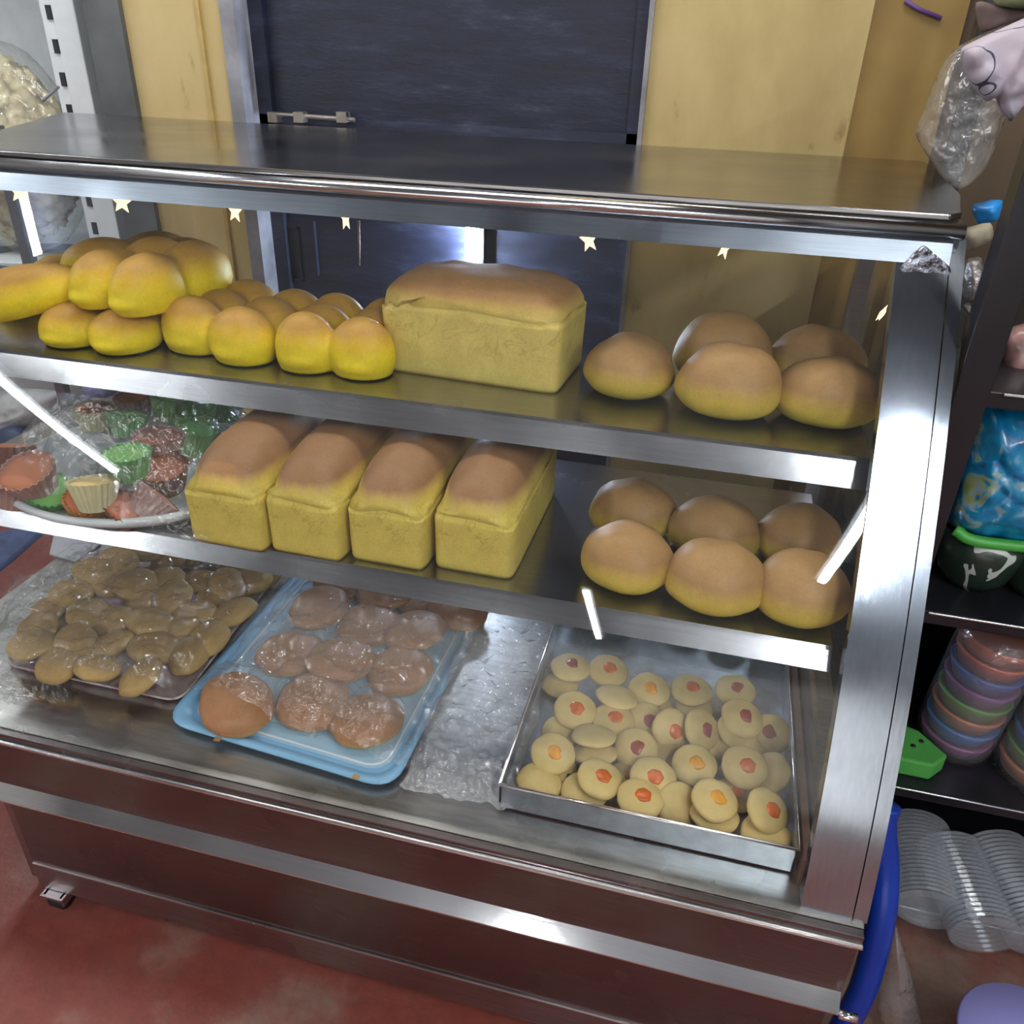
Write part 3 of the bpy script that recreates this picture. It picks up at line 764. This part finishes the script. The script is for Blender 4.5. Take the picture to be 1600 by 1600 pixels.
for i, (a, b_, lb_) in enumerate(fb):
    z = .006 if i < 3 else (.006 if i % 2 else .018)
    o = obj('flat_bun', bun_bm(.057, .057, .038, 70+i, .05, .42, .55, 32, 16), M_FLATBUN); p = on(a, b_, z+.018)
    place(o, (p.x, p.y, z), random.random(), random.uniform(-.14, .14) if i else .35, random.uniform(-.14, .14)); tag(o, lb_, 'bun', 'flat brown buns on the blue tray')
    if i == 0: o.location.z = .022
    fl_list.append((p.x, p.y))
f3 = film('film_cover', [on(300, 1118, 0), on(650, 1222, 0), on(770, 945, 0), on(490, 884, 0)], hbumps(fl_list, .022, .048, .085), M_FILM, 170, 15, .012, 0)
tag(f3, 'crumpled clear film over the flat buns on the blue tray', 'plastic film')
# loose crumpled film between
f4 = film('loose_film', [on(622, 1236, 0), on(800, 1272, 0), on(878, 965, 0), on(752, 942, 0)], lambda x, y: .004+.010*abs(nz((x, y, 0), 16, 2)), M_FILM2, 170, 21, .012, 0)
tag(f4, 'loose crumpled greyish plastic film lying between blue tray and tin', 'plastic film')
f5 = film('loose_film', [on(-40, 1090, 0), on(110, 1105, 0), on(150, 900, 0), on(20, 905, 0)], lambda x, y: .003+.008*abs(nz((x, y, 0), 16, 6)), M_FILM, 70, 25, .010, 0)
tag(f5, 'clear film edge hanging loose at the far left of the deck', 'plastic film')
pp = [on(78, 868, .002), on(118, 880, .002), on(158, 850, .002), on(85, 838, .002)]
bm = bmesh.new(); a_ = [bm.verts.new((v.x, v.y, .002)) for v in pp]; b2 = [bm.verts.new((v.x, v.y, .006)) for v in pp]
bm.faces.new(a_); bm.faces.new(b2)
for i in range(4): bm.faces.new((a_[i], a_[(i+1) % 4], b2[(i+1) % 4], b2[i]))
tag(obj('paper_scrap', bm, plain('grey_card', (.5, .5, .52), .7), None, False), 'torn pale grey card scrap behind the cookie tray', 'paper')
# blue strip outside left low
# tin tray
TX0, TX1, TY0, TY1, TH, tw = -.478, -.083, .068, .452, .047, .003
tin = empty('baking_tin', (TX0, TY0, 0)); tag(tin, 'square galvanised baking tin full of jam-centred cookies', 'baking tin')
bm = BX(((TX0, TY0, .001), (TX1, TY1, .004)), ((TX0, TY0, .001), (TX1, TY0+tw, TH)), ((TX0, TY1-tw, .001), (TX1, TY1, TH)), ((TX0, TY0, .001), (TX0+tw, TY1, TH)), ((TX1-tw, TY0, .001), (TX1, TY1, TH)))
TI2 = Matrix.Translation((-TX0, -TY0, 0)); bm.transform(TI2); obj('tin_body', bm, M_TIN, tin, False)
bm = bmesh.new(); e_ = .0025
tube(bm, [(TX0, TY0, TH), (TX1, TY0, TH), (TX1, TY1, TH), (TX0, TY1, TH), (TX0, TY0, TH)], e_, 8); bm.transform(TI2); obj('rolled_rim', bm, M_STRIP, tin)
def jam_cookie_bm(r, h, seed): return bun_bm(r, r*.95, h, seed, .035, .5, .75, 28, 12)
jc_protos = {}
def jamcookie(px, py, zc, tx, ty, jam, label, rz=0, s=1.):
    key = jam
    if key not in jc_protos:
        e = empty('jam_cookie')
        obj('dough', jam_cookie_bm(.0285, .017, 90+len(jc_protos)), M_JAMCOOKIE, e)
        if jam:
            bm = bmesh.new(); R_ = []
            for rr, z in ((.0098, .0150), (.0092, .0168), (.006, .0182), (.002, .0186)):
                R_.append([((rr*(1+.35*nz((math.cos(a), math.sin(a), 0), 1.5, len(jc_protos))))*math.cos(a)+.002, rr*(1+.3*nz((math.cos(a), math.sin(a), 3), 1.5))*math.sin(a), z) for a in [2*math.pi*k/20 for k in range(20)]])
            obj('jam_centre', loft(bm, R_), {1: M_JAM, 2: M_JAM2, 3: M_JAM3}[jam], e)
        jc_protos[key] = e; o = e
    else: o = copy_tree(jc_protos[key])
    p = on(px, py, zc+.01); place(o, (p.x, p.y, zc), rz, tx, ty); o.scale = (s,)*3
    return tag(o, label, 'cookie', 'jam-centred cookies in the baking tin')
J = [  # px, py, z, tilt x, tilt y, jam
 ('back row', [(892, 1042, .030, .1, 0, 3), (950, 1046, .030, .3, .1, 1), (1014, 1076, .030, .5, 0, 2), (1080, 1077, .030, .25, 0, 1), (1150, 1078, .030, .2, 0, 3)]),
 ('second row', [(898, 1106, .030, .55, .1, 1), (962, 1090, .034, -.25, 0, 0), (958, 1124, .022, .3, 0, 1), (1010, 1124, .014, .5, .3, 3), (1046, 1132, .028, .8, .7, 1), (1092, 1134, .032, .7, .6, 3), (1158, 1118, .036, .5, .2, 3), (1145, 1142, .018, .3, .5, 0), (1205, 1142, .022, .6, -.5, 3)]),
 ('third row', [(864, 1174, .028, .55, .1, 2), (928, 1152, .032, -.35, 0, 0), (930, 1179, .018, -.35, 0, 0), (996, 1166, .022, .6, .1, 3), (1084, 1192, .030, .55, -.1, 2), (1162, 1194, .034, .65, 0, 1), (1210, 1205, .020, .7, -.6, 0)]),
 ('fourth row', [(842, 1220, .008, .2, .1, 0), (935, 1215, .028, .25, .2, 1), (1020, 1212, .030, .55, .1, 1), (1000, 1246, .024, .3, 0, 1), (1055, 1250, .014, .9, .5, 0), (1114, 1248, .034, .4, .1, 2), (1194, 1262, .034, .6, .4, 1)]),
 ('front row', [(912, 1236, .008, .2, 0, 0), (1116, 1272, .012, .1, 0, 0), (1196, 1302, .012, .1, 0, 0)]),
 ('lower layer', [(875, 1068, .006, .2, 0, 0), (875, 1142, .006, .4, 0, 0), (1020, 1100, .010, .3, 0, 0), (1084, 1102, .010, .3, 0, 0), (1035, 1172, .006, .2, 0, 0), (870, 1200, .004, .1, 0, 0), (980, 1215, .004, .1, 0, 2), (1180, 1160, .008, .3, 0, 0), (1120, 1160, .006, .2, 0, 0), (1075, 1225, .006, .2, 0, 0), (1150, 1240, .006, .2, 0, 1)])]
jn = {0: 'plain-sided', 1: 'orange-jam', 2: 'yellow-orange-jam', 3: 'dark-red-jam'}
for rname, lst in J:
    srt = sorted(lst)
    for i, t in enumerate(srt):
        jamcookie(t[0], t[1], t[2], t[3]*.8, t[4], t[5], f'{jn[t[5]]} cookie in the baking tin, {pos_word(i, len(srt))} of its {rname}', random.uniform(-.5, .5), 1.16 if rname != 'lower layer' else 1.05)
p = on(893, 1216, .02)
o = obj('candy_wrapper', BX(((p.x-.008, p.y-.01, .012), (p.x+.007, p.y+.008, .022)), M=None), plain('navy_wrapper', (.03, .03, .2), .3), None, False, .003)
tag(o, 'small dark blue wrapper scrap among the jam cookies', 'wrapper')

# ================================================================== LEFT : white shop shelving with popcorn
M_WHITE = plain('white_enamel', (.72, .77, .80), .35, noise_amt=.05)
gd = empty('shop_shelving', (-2.2, 1.4, FLOOR)); tag(gd, 'white metal shop shelving with slotted upright, left behind the display case', 'shelving')
GI = Matrix.Translation((2.2, -1.4, -FLOOR))
ux0, ux1 = atY(98, 100, 1.35).x, atY(133, 100, 1.35).x
bm = BX(((ux0+.0, 1.35, FLOOR), (ux1, 1.41, 2.0))); bm.transform(GI); up = obj('slotted_upright', bm, M_WHITE, gd, False, .003)
bm = BX(((ux0-.045, 1.365, FLOOR), (ux0, 1.40, 2.0))); bm.transform(GI); obj('slotted_strip', bm, M_WHITE, gd, False)
M_HOLE = plain('slot_shadow', (.02, .025, .03), .8)
SX_ = []; z = .2
while z < 1.5:
    SX_.append(z); z += .075
so = None
for z in SX_:
    if so is None:
        bm = BX(((ux0-.026, 1.360, z), (ux0-.012, 1.366, z+.032))); bm.transform(GI); so = obj('slot', bm, M_HOLE, gd, False); zb0 = z
    else:
        s2 = so.copy(); COL.objects.link(s2); s2.location.z = z-zb0
bm = BX(((-3.4, 1.75, FLOOR), (ux1, 1.77, 2.0))); bm.transform(GI); obj('back_panel', bm, M_WHITE, gd, False)
zpop = atY(-6, 232, 1.40).z-.27-.015
zbas = atY(40, 435, 1.25).z-.05
for zz in (zbas-.002, zpop, 1.35):
    bm = bmesh.new(); pts = [(-3.4, 1.75), (ux0-.06, 1.75), (ux0-.06, 1.42), (ux0-.16, 1.30), (-2.5, 1.22), (-3.4, 1.22)]
    bm = prism(pts, 2, zz-.02, zz); bm.transform(GI); obj('shelf', bm, M_WHITE, gd, False, .004)
m, nt, b = mat('popcorn')
v = N(nt, 'ShaderNodeTexVoronoi', Scale=34.); nt.links.new(coord(nt), v.inputs['Vector'])
n = N(nt, 'ShaderNodeTexNoise', Scale=18., Detail=5.); nt.links.new(coord(nt), n.inputs['Vector'])
mxv = N(nt, 'ShaderNodeMath', operation='MULTIPLY'); nt.links.new(v.outputs['Distance'], mxv.inputs[0]); nt.links.new(n.outputs[0], mxv.inputs[1])
nt.links.new(ramp(nt, mxv.outputs[0], [(.05, (.74, .70, .50)), (.25, (.60, .53, .30)), (.4, (.28, .25, .14))]), b.inputs['Base Color'])
bump(nt, b, v.outputs['Distance'], -1., .03); b.inputs['Roughness'].default_value = .7; M_POP = m
def popbag(px, py, y, rx, rz, label, seed):
    p = atY(px, py, y); e = empty('popcorn_bag', (p.x, y, p.z-rz)); tag(e, label, 'popcorn bag')
    bm = bmesh.new(); bmesh.ops.create_icosphere(bm, subdivisions=5, radius=1)
    for v_ in bm.verts:
        d = 1+.10*nz(v_.co, 9, seed)+.05*nz(v_.co, 20, seed)
        v_.co = Vector((v_.co.x*rx*.93*d, v_.co.y*.10*d, rz+v_.co.z*rz*.93*d))
    obj('popcorn', bm, M_POP, e)['kind'] = 'stuff'
    bm = bmesh.new(); bmesh.ops.create_icosphere(bm, subdivisions=4, radius=1)
    for v_ in bm.verts:
        d = 1.06+.05*nz(v_.co, 3, seed)
        v_.co = Vector((v_.co.x*rx*d, v_.co.y*.115*d, rz+v_.co.z*rz*d))
    obj('clear_wrap', bm, M_BAG, e)
popbag(-6, 232, 1.40, .27, .27, 'big clear bag of cream popcorn on white shelving, upper left', 3)
# cable/hook
bm = bmesh.new(); a_, b2 = atY(92, 135, 1.33), atY(66, 158, 1.30); tube(bm, [a_, b2], .004, 8); tag(obj('shelf_hook', bm, M_GREYTRIM), 'thin grey metal hook in the slotted upright', 'hook')
# basin, seen through the left glass
p = atY(40, 435, 1.25)
bas = lathe([(.7, 0), (.95, .09), (1.0, .10), (.96, .10), (.66, .012), (.05, .012)], 40, .19, .15); o = obj('plastic_basin', bas, plain('blue_grey_plastic', (.14, .20, .28), .4)); o.location = (p.x, 1.33, p.z-.05)
tag(o, 'blue-grey plastic basin behind the left bread rolls, through the glass', 'basin')
# goods low left beyond the case
for i, (out, y, th, col, nm, lab, cat) in enumerate([
    ([(-60, 620), (40, 606), (95, 612), (88, 640), (20, 700), (-60, 730)], 1.3, .12, (.50, .52, .52), 'flour_sack', 'pale grey sack seen low behind the case at left', 'sack'),
    ([(-60, 700), (20, 660), (60, 690), (10, 760), (-60, 800)], 1.22, .1, (.03, .05, .12), 'navy_bag', 'dark navy bag low behind the case at left', 'bag'),
    ([(130, 598), (185, 600), (180, 618), (140, 628)], 1.15, .06, (.20, .20, .45), 'violet_packet', 'violet-blue packet behind the cupcakes', 'packet'),
    ([(90, 608), (104, 604), (112, 645), (98, 640)], 1.14, .03, (.62, .62, .6), 'white_strap', 'short white strap behind the cupcakes', 'strap')]):
    o = pouch(nm, out, y, th, plain(nm, col, .5, noise_amt=.2), 30+i, .008); tag(o, lab, cat)

o = pouch('navy_cloth', [(-40, 850), (60, 826), (80, 832), (10, 895), (-40, 930)], .004, .02, plain('navy_cloth_m', (.04, .07, .18), .7, noise_amt=.3), 41, .003, axis=2)
o.location.z = .012; tag(o, 'folded navy cloth on the deck at far left', 'cloth')

# ================================================================== RIGHT : black rack with goods
YR = .37
M_RACK = plain('black_rack_paint', (.012, .012, .016), .32, noise_amt=.3, nscale=9)
rack = empty('black_rack', (.5, .5, FLOOR)); tag(rack, 'black metal storage rack right of the display case, crowded with goods', 'rack')
RI = Matrix.Translation((-.5, -.5, -FLOOR))
def rpart(name, bm, m=None, sm=False): bm.transform(RI); return obj(name, bm, m or M_RACK, rack, sm, .002)
rpart('rack_post', BX(((.012, YR-.02, FLOOR), (.052, YR+.02, 1.5))))
rpart('rack_post', BX(((.9, YR-.02, FLOOR), (.94, YR+.02, 1.5))))
rpart('rack_post', BX(((.075, 1.05, FLOOR), (.115, 1.09, 1.5))))
ZR = [.245, -.095, -.37, .575]
for z in ZR:
    rpart('rack_shelf', BX(((.053, YR-.005, z-.022), (.9, 1.05, z))))
    bm = bmesh.new(); tube(bm, [(.07, YR-.007, z-.002), (.9, YR-.007, z-.002)], .0022, 8); rpart('shelf_edge', bm, M_STEEL, True)
rpart('rack_back', BX(((.053, 1.05, FLOOR), (.9, 1.06, .56))))
def RP(name, out, y, th, m, label, cat, seed=1, cr=.004, group=None):
    o = pouch(name, out, y, th, m, seed, cr); return tag(o, label, cat, group)
# upper shelf
m, nt, b = mat('blue_print_plastic')
n = N(nt, 'ShaderNodeTexNoise', Scale=26., Detail=2., Distortion=1.); nt.links.new(coord(nt), n.inputs['Vector'])
nt.links.new(ramp(nt, n.outputs[0], [(.30, (.01, .07, .16)), (.42, (.0, .16, .38)), (.56, (.01, .24, .42)), (.62, (.25, .38, .48)), (.68, (.30, .36, .05)), (.72, (.01, .22, .45))]), b.inputs['Base Color'])
b.inputs['Roughness'].default_value = .28; b.inputs['Coat Weight'].default_value = .4; M_BLUEPRINT = m
RP('blue_packet', [(1545, 628), (1600, 625), (1680, 640), (1680, 860), (1600, 848), (1540, 838), (1482, 822), (1490, 780), (1510, 715), (1530, 660)], .45, .10, M_BLUEPRINT, 'shiny bright blue printed plastic packet on the rack', 'packet', 3, .008)
bm = bmesh.new(); a_, b2, c2 = atY(1492, 828, .42), atY(1530, 846, .41), atY(1680, 862, .41)
tube(bm, spline([a_, b2, c2], 8), .0085, 10, 1); o = obj('green_tray_edge', bm, plain('bright_green_plastic', (.06, .36, .05), .4)); o.name = 'green_tray'
tag(o, 'bright green plastic tray rim under the blue packet', 'tray')
# camouflage bowls
m, nt, b = mat('marbled_dark_green')
n = N(nt, 'ShaderNodeTexNoise', Scale=15., Detail=1., Distortion=2.2); nt.links.new(coord(nt), n.inputs['Vector'])
nt.links.new(ramp(nt, n.outputs[0], [(.0, (.008, .02, .015)), (.59, (.02, .035, .025)), (.60, (.45, .50, .46)), (1, (.55, .6, .55))]), b.inputs['Base Color']); b.inputs['Roughness'].default_value = .3; M_CAMO = m
for a, lab in ((1512, 'dark green bowl with white marbled blotches, left one on the rack shelf'), (1622, 'second dark marbled bowl, cut off by the photo right edge')):
    p = atY(a, 905, .47); bm = lathe([(.5, 0), (.8, .02), (.97, .06), (1.0, .092), (.95, .092), (.9, .05), (.5, .012), (.05, .01)], 40, .060, .06)
    o = obj('marbled_bowl', bm, M_CAMO); o.location = (p.x, .465, ZR[0]); tag(o, lab, 'bowl', 'marbled bowls on the rack')
# striped stacks
stripes = [(.50, .09, .03), (.03, .10, .40), (.22, .05, .25), (.10, .28, .04), (.50, .16, .05), (.03, .16, .50), (.30, .07, .25)]
SM = [plain('stripe_plastic', c_, .35, coat=.4) for c_ in stripes]
def stack(px, pyb, y, r, hh, order, zb, label, tilt):
    p = atY(px, pyb, y); e = empty('cup_stack', (p.x, y, zb)); e.rotation_euler = (0, tilt, 0)
    for i, k in enumerate(order):
        z = i*hh
        bm = lathe([(.80, z), (.98, z+hh*.9), (1.0, z+hh*1.02), (.9, z+hh*1.02), (.7, z+hh*.5)], 32, r, r); obj('plastic_cup', bm, SM[k], e)
    bm = lathe([(1.04, -.004), (1.09, .03), (1.09, hh*len(order)*.9), (.95, hh*len(order)+.015), (.5, hh*len(order)+.02)], 32, r, r); 
    obj('clear_wrap', bm, M_BAG, e); tag(e, label, 'cup stack', 'film-wrapped stacks of striped cups')
stack(1482, 1165, .50, .058, .0285, [6, 5, 4, 3, 2, 1, 0, 0], ZR[1]+.001, 'wrapped stack of orange, blue and green cups, left on the lower rack shelf', .06)
stack(1600, 1230, .46, .062, .029, [4, 3, 5, 2, 4, 3, 1, 2], ZR[1]+.001, 'wrapped stack of cups at the photo right edge, pale green rim on top', .1)
# green block with holes
gb = prism([(0, 0), (.055, .01), (.075, .045), (.03, .085), (0, .09)], 2, 0, .034); gb.transform(Matrix.Rotation(-.2, 4, 'Z'))
o = obj('green_sponge', gb, plain('green_foam', (.07, .34, .06), .7, bump_s=.3), None, False, .004); p = atY(1412, 1205, .40); o.location = (p.x-.02, .39, ZR[1]+.001); tag(o, 'bright green wedge-shaped sponge at the lower shelf corner', 'sponge')
bm = bmesh.new()
for dx, dy in ((.03, .035), (.045, .05)): tube(bm, [(dx, dy, .033), (dx, dy, .0355)], .004, 10)
obj('sponge_hole', bm, M_BLACK, o)
# nested clear cups lying
M_CUPS = sheet('clear_cup_plastic', (.80, .84, .90), .22, .2, 1.45, gain=3.)
def sleeve(pxa, pya, pxb, pyb, r, label, zr):
    a_, b2 = on(pxa, pya, zr), on(pxb, pyb, zr); d = (b2-a_); L = d.length; n = int(L/.0085*2)
    bm = bmesh.new(); rings = []
    for i in range(n):
        t = i/(n-1); rr = r*(1+.06*(i % 2))*(1 if 0 < i < n-1 else .8)
        rings.append([(rr*math.cos(2*math.pi*k/28), t*L, rr*.8*math.sin(2*math.pi*k/28)) for k in range(28)])
    loft(bm, rings); o = obj('nested_cup_sleeve', bm, M_CUPS, None, False); o.location = (a_.x, a_.y, zr); o.rotation_euler = (0, 0, math.atan2(d.y, d.x)-math.pi/2)
    tag(o, label, 'cups', 'sleeves of nested clear cups on the bottom rack shelf')
ZL = ZR[2]+.052
sleeve(1452, 1425, 1430, 1290, .055, 'leftmost sleeve of nested clear plastic cups, bottom rack shelf', ZL)
sleeve(1542, 1465, 1480, 1320, .055, 'middle sleeve of nested clear plastic cups, bottom rack shelf', ZL+.0)
sleeve(1632, 1470, 1550, 1320, .055, 'right sleeve of nested clear cups, cut by the photo edge', ZL+.0)
RP('clear_bag', [(1398, 1440), (1412, 1480), (1430, 1540), (1450, 1640), (1380, 1640), (1368, 1560), (1390, 1500)], .16, .05, M_BAG, 'wrinkled clear plastic bag beside the blue bar', 'bag', 12, .006)
# reddish parcels and foil goods near post top
RP('pink_parcel', [(1572, 512), (1640, 500), (1640, 590), (1560, 586), (1562, 560)], .50, .06, plain('pink_wrap', (.28, .16, .15), .3, noise_amt=.6, nscale=40, coat=.5), 'small pinkish wrapped parcel on the upper rack', 'parcel', 14)
M_SILV = plain('silver_wrap', (.35, .33, .32), .3, .5, noise_amt=.7, nscale=45, bump_s=.8)
RP('silver_packet', [(1508, 405), (1535, 400), (1536, 445), (1520, 470), (1503, 465)], .60, .05, M_SILV, 'crinkled silver packet between case top and black post', 'packet', 15)
RP('straw_bundle', [(1500, 360), (1550, 345), (1552, 372), (1512, 395)], .63, .04, plain('straw_card', (.34, .30, .22), .6, noise_amt=.4), 'pale tan bundle between case top and black post', 'bundle', 16)
RP('silver_packet', [(1498, 482), (1518, 470), (1508, 520), (1494, 540)], .60, .04, M_SILV, 'lower silver packet squeezed behind the case corner post', 'packet', 17)
RP('cyan_packet', [(1515, 322), (1550, 312), (1568, 312), (1560, 345), (1528, 352)], .72, .04, plain('cyan_wrap', (.02, .20, .55), .3, noise_amt=.9, nscale=16), 'small bright blue packet behind the black post', 'packet', 18)
# support under them
rpart('rack_side', BX(((.056, .45, .20), (.062, 1.05, .62))))
# blue bar
bm = bmesh.new(); yb_ = .12
pb = [atY(1378, 1290, yb_+.05), atY(1383, 1360, yb_+.03), atY(1376, 1440, yb_), atY(1350, 1540, yb_-.02), atY(1320, 1600, yb_-.03)]
dn = (pb[-1]-pb[-2]).normalized(); t = (FLOOR-pb[-1].z)/dn.z
pb.append(pb[-1]+dn*t)
tube(bm, spline([pb[0]+Vector((0, .01, .03))]+pb, 8), .019, 16); o = obj('blue_bar', bm, plain('royal_blue_plastic', (.005, .035, .30), .3))
tag(o, 'thick bent royal blue plastic bar leaning beside the display case', 'bar')
# lavender bucket
p = on(1610, 1640, -.25); bm = lathe([(.75, 0), (.98, .15), (1.03, .16), (1.0, .165), (.05, .168)], 40, .09, .09); o = obj('lavender_bucket', bm, plain('lavender_plastic', (.28, .27, .60), .4)); o.location = (p.x, p.y, FLOOR); tag(o, 'lavender plastic bucket lid in the bottom right corner', 'bucket')
# hanging bag top right
hb = RP('hanging_bag', [(1486, 78), (1462, 122), (1445, 170), (1428, 208), (1446, 240), (1470, 275), (1497, 300), (1528, 280), (1548, 240), (1562, 200), (1585, 150), (1620, 90), (1620, 20), (1540, 50)], .80, .10, M_BAG, 'clear plastic bag hanging above the right end of the display case', 'bag', 20, .012)
m, nt, b = mat('lavender_print')
n = N(nt, 'ShaderNodeTexNoise', Scale=11., Detail=0., Distortion=1.6); nt.links.new(coord(nt), n.inputs['Vector'])
ab = N(nt, 'ShaderNodeMath', operation='SUBTRACT'); ab.inputs[1].default_value = .5; nt.links.new(n.outputs[0], ab.inputs[0])
ac = N(nt, 'ShaderNodeMath', operation='ABSOLUTE'); nt.links.new(ab.outputs[0], ac.inputs[0])
nt.links.new(ramp(nt, ac.outputs[0], [(0, (.03, .03, .06)), (.012, (.06, .06, .1)), (.02, (.48, .44, .52)), (.3, (.50, .42, .50))]), b.inputs['Base Color']); b.inputs['Roughness'].default_value = .6
RP('printed_cloth', [(1500, 75), (1535, 58), (1640, 10), (1640, 150), (1596, 165), (1580, 192), (1568, 178), (1556, 152), (1540, 160), (1515, 130), (1503, 100)], .74, .06, m, 'white and lavender printed cloth hanging in front of the clear bag', 'cloth', 22, .008)
RP('mixed_packet', [(1545, -30), (1640, -30), (1640, 12), (1590, 14), (1556, 8)], .82, .08, plain('mixed_print', (.30, .34, .18), .4, noise_amt=.9, nscale=14), 'white and green packet at the top right corner', 'packet', 23)
RP('mauve_cloth', [(1522, 0), (1560, 8), (1640, 12), (1640, 22), (1560, 45), (1530, 52)], .86, .05, plain('mauve_m', (.20, .14, .13), .7), 'brownish mauve cloth above the printed cloth', 'cloth', 24)
bm = bmesh.new(); pts = [atY(1418, 0, YW-.0), atY(1440, 14, YW-.0), atY(1475, 28, YW-.0)]
tube(bm, [v_+Vector((0, .025, 0)) for v_ in pts], .004, 8); tag(obj('purple_cord', bm, plain('purple_cord_m', (.16, .08, .30), .5)), 'short purple cord on the yellow wall, top right', 'cord')

# ================================================================== LIGHTS
M_TUBE = emit('fluorescent', (.95, .98, 1.), 75)
def ctube(x, y0, y1, z, label, s=1):
    e = empty('ceiling_light', (x, (y0+y1)/2, z)); tag(e, label, 'ceiling light')
    bm = bmesh.new(); tube(bm, [(0, -(y1-y0)/2, 0), (0, (y1-y0)/2, 0)], .019, 16); obj('tube', bm, M_TUBE, e)
    bm = BX(((-.03, -(y1-y0)/2-.03, .025), (.03, (y1-y0)/2+.03, .06))); obj('fitting', bm, M_WHITE, e, False, .003)
    bm = BX(((-.004, -.004, .06), (.004, .004, 2.2-z))); obj('hanger', bm, M_WHITE, e, False)
ctube(.32, -2.0, -.62, 1.70, 'fluorescent ceiling tube whose reflection shows on the right of the glass')
ctube(-3.05, -2.0, -.75, 1.70, 'fluorescent ceiling tube whose reflection shows on the left of the glass')
ctube(-.72, -4.4, -2.9, 1.70, 'fluorescent ceiling tube behind the viewer over the aisle')
AREA_ = 1
def area(name, loc, size, power, col, rot=(0, 0, 0), sy=None):
    l = bpy.data.lights.new(name, 'AREA'); l.energy = power; l.color = col; l.shape = 'RECTANGLE'; l.size = size; l.size_y = sy or size
    o = bpy.data.objects.new(name, l); COL.objects.link(o); o.location = loc; o.rotation_euler = rot; return o
ctube(-2.9, .25, 1.2, 1.75, 'unseen fill tube added over the white shelving')  # extra tube added to brighten the dark area at rear left
ctube(1.35, -2.2, -.8, 1.70, 'unseen fill tube added over the right aisle')  # extra tube added as fill from the front right
area('front_fill_light', (-1., -4.9, .75), 5.0, 90, (1, .985, .965), (math.pi/2, 0, math.pi), 1.9)  # unseen lamp added behind the camera to light the bread fronts
area('rear_fill_light', (-.8, .60, 2.15), 2.6, 18, (1, .96, .9), (0, 0, 0), .5)  # unseen fill lamp added overhead, above the back of the case
w = bpy.data.worlds.new('world'); sc.world = w; w.use_nodes = True; w.node_tree.nodes['Background'].inputs[0].default_value = (.05, .05, .055, 1)
